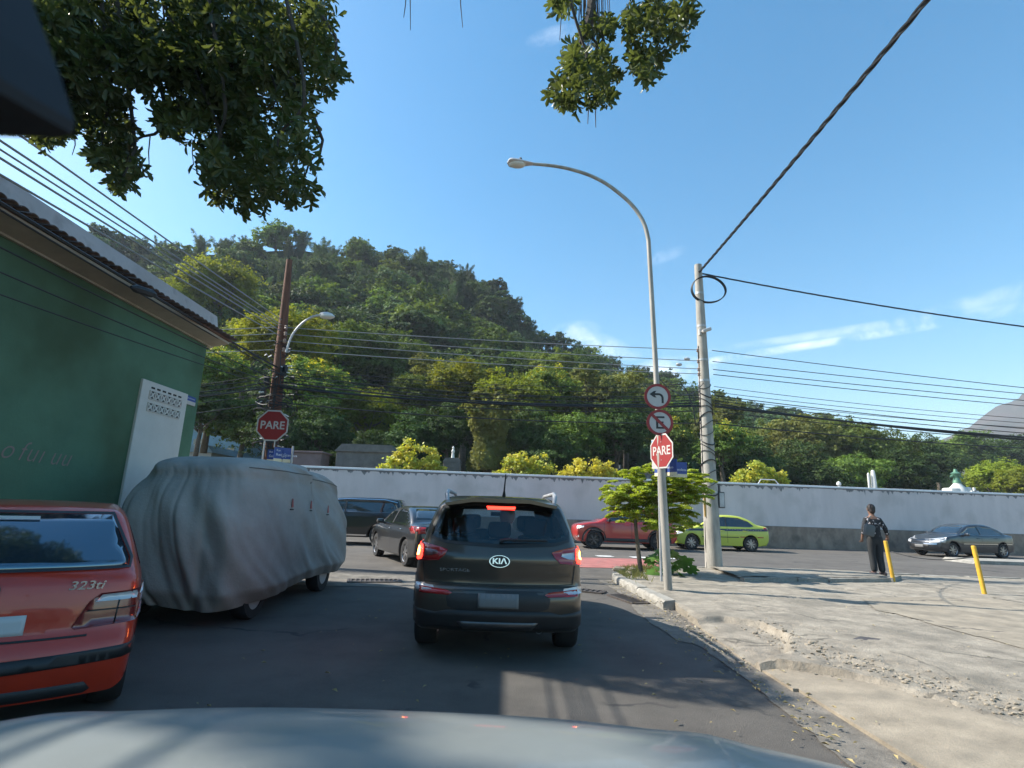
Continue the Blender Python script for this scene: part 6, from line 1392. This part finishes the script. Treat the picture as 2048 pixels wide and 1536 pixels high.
# ================================================================== PEOPLE
def skin_body(name, verts, edges, radii, m, parent, sub=2):
    me = bpy.data.meshes.new(name); me.from_pydata(verts, edges, []); o = bpy.data.objects.new(name, me); C.objects.link(o)
    md = o.modifiers.new('s', 'SKIN'); md.use_smooth_shade = True
    for i, r_ in enumerate(radii):
        sv = me.skin_vertices[0].data[i]; sv.radius = r_ if isinstance(r_, tuple) else (r_, r_); sv.use_root = (i == 0)
    md2 = o.modifiers.new('d', 'SUBSURF'); md2.levels = md2.render_levels = sub
    dg = bpy.context.evaluated_depsgraph_get(); m2 = bpy.data.meshes.new_from_object(o.evaluated_get(dg)); m2.name = name; bpy.data.objects.remove(o); m2.materials.clear(); m2.materials.append(M[m]); m2.polygons.foreach_set('use_smooth', [True] * len(m2.polygons))
    return link(name, m2, parent)
mat('shirt_floral', (.012, .014, .018), .85, blotch=(17, (.5, .46, .48), .60, .66))
pp = atZ(1757, 1151, .135)
pe = empty('person', pp, math.radians(-6), label='pedestrian seen from behind in a dark floral top and dark trousers', cat='person')
# body: one continuous figure (skin), clothing over it
vb_ = [(0, 0, .92), (0, 0, 1.08), (0, .01, 1.25), (0, .015, 1.40), (0, .02, 1.47), (0, .03, 1.55), (0, .035, 1.63), (0, .03, 1.69),
       (-.09, 0, .86), (-.10, .02, .48), (-.095, -.01, .09), (-.095, .13, .04), (.09, 0, .86), (.105, .01, .48), (.12, -.02, .09), (.14, .11, .04),
       (-.17, .01, 1.37), (-.255, -.02, 1.12), (-.25, .10, .90), (-.24, .14, .84), (.17, .01, 1.37), (.285, -.02, 1.13), (.38, .13, .94), (.42, .18, .91)]
eb = [(0, 1), (1, 2), (2, 3), (3, 4), (4, 5), (5, 6), (6, 7), (0, 8), (8, 9), (9, 10), (10, 11), (0, 12), (12, 13), (13, 14), (14, 15), (3, 16), (16, 17), (17, 18), (18, 19), (3, 20), (20, 21), (21, 22), (22, 23)]
rb_ = [(.15, .11), (.125, .10), (.15, .11), (.13, .09), (.055, .055), (.075, .09), (.085, .10), (.055, .07), (.085, .09), (.058, .062), (.04, .045), (.04, .03), (.085, .09), (.058, .062), (.04, .045), (.04, .03), .055, .042, .032, .03, .055, .042, .032, .03]
skin_body('body', vb_, eb, rb_, 'skin', pe)
skin_body('shirt', [(0, 0, .86), (0, 0, 1.10), (0, .01, 1.27), (0, .012, 1.37), (0, .015, 1.455), (-.165, .01, 1.365), (-.255, -.02, 1.12), (-.25, .05, .98), (.165, .01, 1.365), (.285, -.02, 1.13), (.35, .05, .99)], [(0, 1), (1, 2), (2, 3), (3, 4), (3, 5), (5, 6), (6, 7), (3, 8), (8, 9), (9, 10)], [(.20, .155), (.16, .13), (.18, .14), (.14, .11), (.07, .07), .072, .058, .05, .072, .058, .05], 'shirt_floral', pe)
skin_body('trousers', [(0, 0, 1.06), (0, 0, .90), (-.085, 0, .80), (-.085, .02, .48), (-.085, -.01, .07), (.085, 0, .80), (.085, .01, .48), (.10, -.02, .07)], [(0, 1), (1, 2), (2, 3), (3, 4), (1, 5), (5, 6), (6, 7)], [(.175, .13), (.17, .14), (.105, .12), (.085, .09), (.078, .08), (.105, .12), (.085, .09), (.078, .08)], 'trousers', pe)
q = MB(); q.ico((0, .015, 1.655), 1, 3, (.092, .112, .115), .04); q.ico((0, -.02, 1.60), 1, 2, (.075, .085, .09), .05); q.obj('hair', 'hair', pe, True)
q = MB(); q.ico((0, .125, 1.625), .018, 1); q.obj('nose', 'skin', pe, True)
for sg in (-1, 1):
    q = MB(); q.ico((sg * .09, .03, 1.625), 1, 1, (.012, .022, .03)); q.obj('ear', 'skin', pe, True)
    q = MB(); q.ico((sg * .032, .125, 1.645), .012, 1); q.obj('eye', 'sign_white', pe, True)
    q = MB(); bx_c = (-.095, .04) if sg < 0 else (.13, .03); q.box((bx_c[0], bx_c[1], .045), (.095, .26, .085), bev=.035); q.obj('shoe', 'shoe', pe, True)
    hx, hy, hz = (-.24, .15, .83) if sg < 0 else (.43, .20, .90)
    q = MB()
    for f_ in range(4): q.tube([(hx + (f_ - 1.5) * .02, hy, hz), (hx + (f_ - 1.5) * .021, hy + .04 - abs(f_ - 1.4) * .006, hz - .012), (hx + (f_ - 1.5) * .021, hy + .065 - abs(f_ - 1.4) * .008, hz - .038)], [.010, .009, .007], 6)
    q.tube([(hx - sg * .03, hy - .02, hz), (hx - sg * .05, hy + .015, hz - .005), (hx - sg * .045, hy + .035, hz - .015)], [.011, .010, .008], 6); q.obj('fingers', 'skin', pe, True)
bag = empty('shoulder_bag', pp + Vector((-.20, -.13, 1.10)), label='dark grey shoulder bag hanging at the left side of the pedestrian', cat='bag'); q = MB(); q.box((0, 0, 0), (.26, .14, .30), bev=.05, rot=Matrix.Rotation(.25, 3, 'Y')); q.obj('pouch', 'bag_grey', bag, True); q = MB(); q.tube([(-.06, 0, .12), (.02, .0, .28), (.12, .06, .36), (.2, .2, .30)], .014, 6); q.obj('strap', 'bag_grey', bag, True)
# passenger in the dark SUV
mw = k1.t.matrix_basis.copy(); 
pa = empty('person', k1.t.matrix_basis @ Vector((.10, -.72, .73)), math.radians(2.5), label='person with pale hair and light top seated in the middle of the dark SUV', cat='person')
skin_body('body', [(0, 0, 0), (0, .0, .25), (0, .0, .42), (0, .01, .52), (0, .02, .60), (0, .03, .70), (-.10, .2, 0), (-.12, .5, -.02), (.10, .2, 0), (.12, .5, -.02), (-.17, 0, .42), (-.22, .08, .18), (-.15, .3, .12), (.17, 0, .42), (.22, .08, .18), (.15, .3, .12)], [(0, 1), (1, 2), (2, 3), (3, 4), (4, 5), (0, 6), (6, 7), (0, 8), (8, 9), (2, 10), (10, 11), (11, 12), (2, 13), (13, 14), (14, 15)], [(.16, .12), (.16, .12), (.14, .10), (.055, .055), (.085, .095), (.07, .08), .085, .06, .085, .06, .06, .045, .035, .06, .045, .035], 'shirt_light', pa)
q = MB(); q.ico((0, .0, .665), 1, 3, (.10, .12, .115), .04); q.obj('hair', 'hair_white', pa, True)
q = MB(); q.ico((0, .10, .63), 1, 2, (.07, .05, .09)); q.ico((0, .155, .63), .018, 1); q.obj('face', 'skin_pale', pa, True)
# ================================================================== OVERHANGING TREE
tr = empty('overhanging_tree', (-4.9, .6, .12), label='large broad-leaved tree whose dark foliage and aerial roots hang into the top of the picture', cat='tree'); TO = Vector(tr.location)
q = MB(); trunk = [Vector((0, -2.6, -.3)), Vector((.1, -2.4, 1.5)), Vector((.1, -1.9, 3.2)), Vector((.4, -.6, 4.8))]; q.tube(catmull(trunk, 4), [.42 - .012 * i for i in range(13)], 14); q.obj('trunk', 'bark_dark', tr, True)
DK = [(80, 60, 110), (200, 60, 110), (330, 60, 110), (460, 70, 110), (570, 60, 95), (598, 140, 78), (430, 150, 110), (320, 120, 75), (190, 150, 80), (540, 230, 88), (440, 240, 75), (352, 232, 46), (560, 320, 72), (480, 330, 72), (510, 395, 38), (600, 375, 36), (440, 360, 42), (222, 250, 52), (252, 330, 34), (238, 368, 22), (206, 310, 30), (430, 325, 34), (120, 140, 80), (660, 140, 28), (620, 40, 55), (20, 20, 120), (100, 230, 60)]
RT = [(1162, 168, 50), (1198, 130, 42), (1150, 120, 34), (1182, 60, 22), (1212, 52, 22), (1122, 10, 24), (1212, 190, 20), (1130, 185, 30), (1312, 60, 58), (1292, 128, 32), (1345, 15, 48), (1268, 35, 24), (1368, 40, 24), (1264, 105, 10), (1286, 156, 14)]
rs = np.random.RandomState(12); CP = []; limb = MB()
def twigs(disks, D0, D1, dens):
    for px, py, r_ in disks:
        D = rs.uniform(D0, D1); area = r_ * r_; n = int(area * dens * rs.uniform(.42, .8))
        c = atY(px, py, D)
        for _ in range(n):
            a = rs.uniform(0, 6.28); q_ = math.sqrt(rs.random()) * (1 if rs.random() < .85 else 1.18); rr_ = r_ * q_ * (1 + .10 * math.sin(a * 5 + px)); k = math.sqrt(max(.05, 1 - min(1, q_ * q_))); p = atY(px + rr_ * math.cos(a), py + rr_ * math.sin(a), D + rs.uniform(-1, 1) * (.12 + .3 * k)); CP.append((p, (p - c)))
        anchor = TO + Vector((1.2, 2.2, 6.6)) if px < 900 else TO + Vector((3.4, 2.2, 7.6)); up_ = c + Vector((rs.uniform(-.15, .15), rs.uniform(-.1, .1), .55)); mid = up_.lerp(anchor, .4) + Vector((rs.uniform(-.3, .3), .1, .5))
        if px > 900 and r_ < 40: continue
        limb.tube(catmull([anchor, mid, up_, c + Vector((rs.uniform(-.05, .05), 0, .2)), c], 4), np.linspace(.022, .004, 17).tolist(), 5)
twigs(DK, 3.2, 3.9, .035); twigs(RT, 3.7, 4.3, .06)
limb.tube(catmull([TO + trunk[-1], TO + Vector((.9, 1.8, 5.8)), TO + Vector((1.2, 2.2, 6.6))], 4), np.linspace(.30, .2, 9).tolist(), 8); limb.tube(catmull([TO + Vector((.9, 1.8, 5.8)), TO + Vector((2.2, 2.0, 7.0)), TO + Vector((3.4, 2.2, 7.6))], 4), np.linspace(.2, .1, 9).tolist(), 8)
limb.tube(catmull([TO + Vector((3.4, 2.2, 7.6)), atY(1195, -160, 4.2), atY(1185, -10, 4.2), atY(1172, 55, 4.2), atY(1150, 110, 4.2)], 5), np.linspace(.08, .012, 21).tolist(), 6); limb.tube([atY(1172, 50, 4.2), atY(1195, 90, 4.2), atY(1205, 130, 4.2)], [.012, .008, .005], 5)
o = limb.obj('limb', 'bark_dark', tr, True); o.location = -TO
# the part of the crown over the building, which shades the street
def okp(p):
    u, v_ = proj(p)
    if u < -20 or v_ < -20: return True
    if u < 150 and v_ < 265: return True
    return any((u - a) ** 2 + (v_ - b) ** 2 < (r_ * 1.0) ** 2 for a, b, r_ in DK)
BL = [(1.22, 8.95), (1.72, 8.05), (2.06, 7.2), (2.29, 6.65), (2.45, 5.9), (2.5, 5.4), (2.42, 4.92), (1.92, 4.82), (1.31, 5.02), (.63, 5.3), (.1, 5.6), (-1.5, 6.5), (-1.5, 9.3)]
for _ in range(6500):
    x, y = rs.uniform(-1.5, 2.5), rs.uniform(4.6, 9.4)
    if not inpoly(x, y, BL): continue
    for _k in range(6):
        p = Vector((x, y, 0)) + SUN * rs.uniform(10.5, 14.5)
        if okp(p): CP.append((p, Vector((rs.normal(), rs.normal(), .3)))); break
# sparse canopy that dapples the bonnet
for _ in range(1300):
    x, y = rs.uniform(-1.6, 1.0), rs.uniform(.5, 1.6); cl_ = math.sin(x * 5.2 + 1) * math.cos(y * 9 + x * 3) + .15
    if cl_ < .02: continue
    p = Vector((x, y, 1.08)) + SUN * rs.uniform(10, 13)
    CP.append((p, Vector((rs.normal(), rs.normal(), .3))))
# rosettes of leaves
Lm = []; La = []
leafm = MB()
def leaf_shape(L_, w_):
    P_ = [(0, 0, 0), (L_ * .42, w_ * .34, .006), (L_ * .78, w_ * .48, -.0), (L_, 0, -.012), (L_ * .78, -w_ * .48, -.0), (L_ * .42, -w_ * .34, .006)]; return P_, [[0, 1, 2, 3], [0, 3, 4, 5]]
lp0, lf0 = leaf_shape(.088, .031); leaf_me = mesh('leaf', lp0, lf0, 'leaf_fig'); base_v = np.array(lp0); VV = []; nlv = 0; singles = 0
CP_sorted = sorted(CP, key=lambda c: (c[0] - EYE).length if proj(c[0])[1] > 0 and proj(c[0])[0] > 150 else 99)
FF = []
for c, outd in CP_sorted:
    ax = (outd.normalized() * .8 + Vector((rs.normal(0, .3), rs.normal(0, .3), -.55 + rs.normal(0, .4)))).normalized() if outd.length > 0 else Vector((0, 0, -1)); nl = rs.randint(5, 9); s1 = ax.orthogonal().normalized(); s2 = ax.cross(s1)
    for k in range(nl):
        a = 2 * PI * k / nl + rs.uniform(-.3, .3); sp = rs.uniform(.5, 1.25); dx = (ax * math.cos(sp) + (s1 * math.cos(a) + s2 * math.sin(a)) * math.sin(sp)).normalized(); nz = (ax - dx * ax.dot(dx)); nz = nz.normalized() if nz.length > .01 else dx.orthogonal().normalized(); ny = nz.cross(dx); sc = rs.uniform(.6, 1.15)
        M3 = np.array([dx, ny, nz]).T * sc; loc = np.array(c + ax * (k / nl - .6) * .10)
        if singles < 290 and k % 2 == 0:
            o = link('leaf', leaf_me, tr); m4 = Matrix(((M3[0][0], M3[0][1], M3[0][2], loc[0] - TO.x), (M3[1][0], M3[1][1], M3[1][2], loc[1] - TO.y), (M3[2][0], M3[2][1], M3[2][2], loc[2] - TO.z), (0, 0, 0, 1))); o.matrix_basis = m4; singles += 1
        else: VV.append(base_v @ M3.T + loc); nlv += 1
V = np.concatenate(VV); F = (np.arange(nlv)[:, None, None] * 6 + np.array(lf0)[None]).reshape(-1, 4); o = link('foliage', np_mesh('foliage', V, F, ['leaf_fig']), tr, kind='stuff'); o.location = -TO
print('fig leaves', nlv)
rt_ = MB()
for px, y0, y1 in [(818, -40, 60), (812, -20, 35), (922, -40, 55), (1178, 205, 248), (1193, 200, 255), (1122, -40, 80), (1160, -40, 30), (1168, -40, 100), (1185, -30, 110), (1195, -30, 60), (1205, -30, 120), (1175, -30, 180), (300, 270, 340), (385, 280, 330), (150, 270, 310), (1255, 90, 120)]:
    D = 4.3; rt_.tube([atY(px + rnd.uniform(-2, 2), y0, D), atY(px + rnd.uniform(-3, 3), (y0 + y1) / 2, D), atY(px + rnd.uniform(-6, 6), y1, D)], [.006, .005, .003], 5)
for _ in range(26):
    px = rnd.gauss(1185, 14); D = 4.25 + rnd.uniform(-.05, .1); rt_.tube([atY(px, -40, D), atY(px + rnd.uniform(-6, 4), rnd.uniform(10, 60), D), atY(px + rnd.uniform(-9, 6), rnd.uniform(60, 120), D)], [.005, .004, .002], 4)
o = rt_.obj('aerial_roots', 'root_brown', tr, kind='stuff'); o.location = -TO
# ================================================================== AIR
q = MB(); q.box((320, 620, 115), (2500, 1500, 240))
hz = bpy.data.materials.new('haze'); hz.use_nodes = True; hz.node_tree.nodes.remove(hz.node_tree.nodes['Principled BSDF'])
pv_ = hz.node_tree.nodes.new('ShaderNodeVolumePrincipled'); pv_.inputs['Color'].default_value = (.80, .88, 1, 1); pv_.inputs['Density'].default_value = .0004; pv_.inputs['Anisotropy'].default_value = 0
hz.node_tree.links.new(pv_.outputs[0], hz.node_tree.nodes['Material Output'].inputs['Volume']); M['haze'] = hz
q.obj('haze', 'haze', kind='stuff')
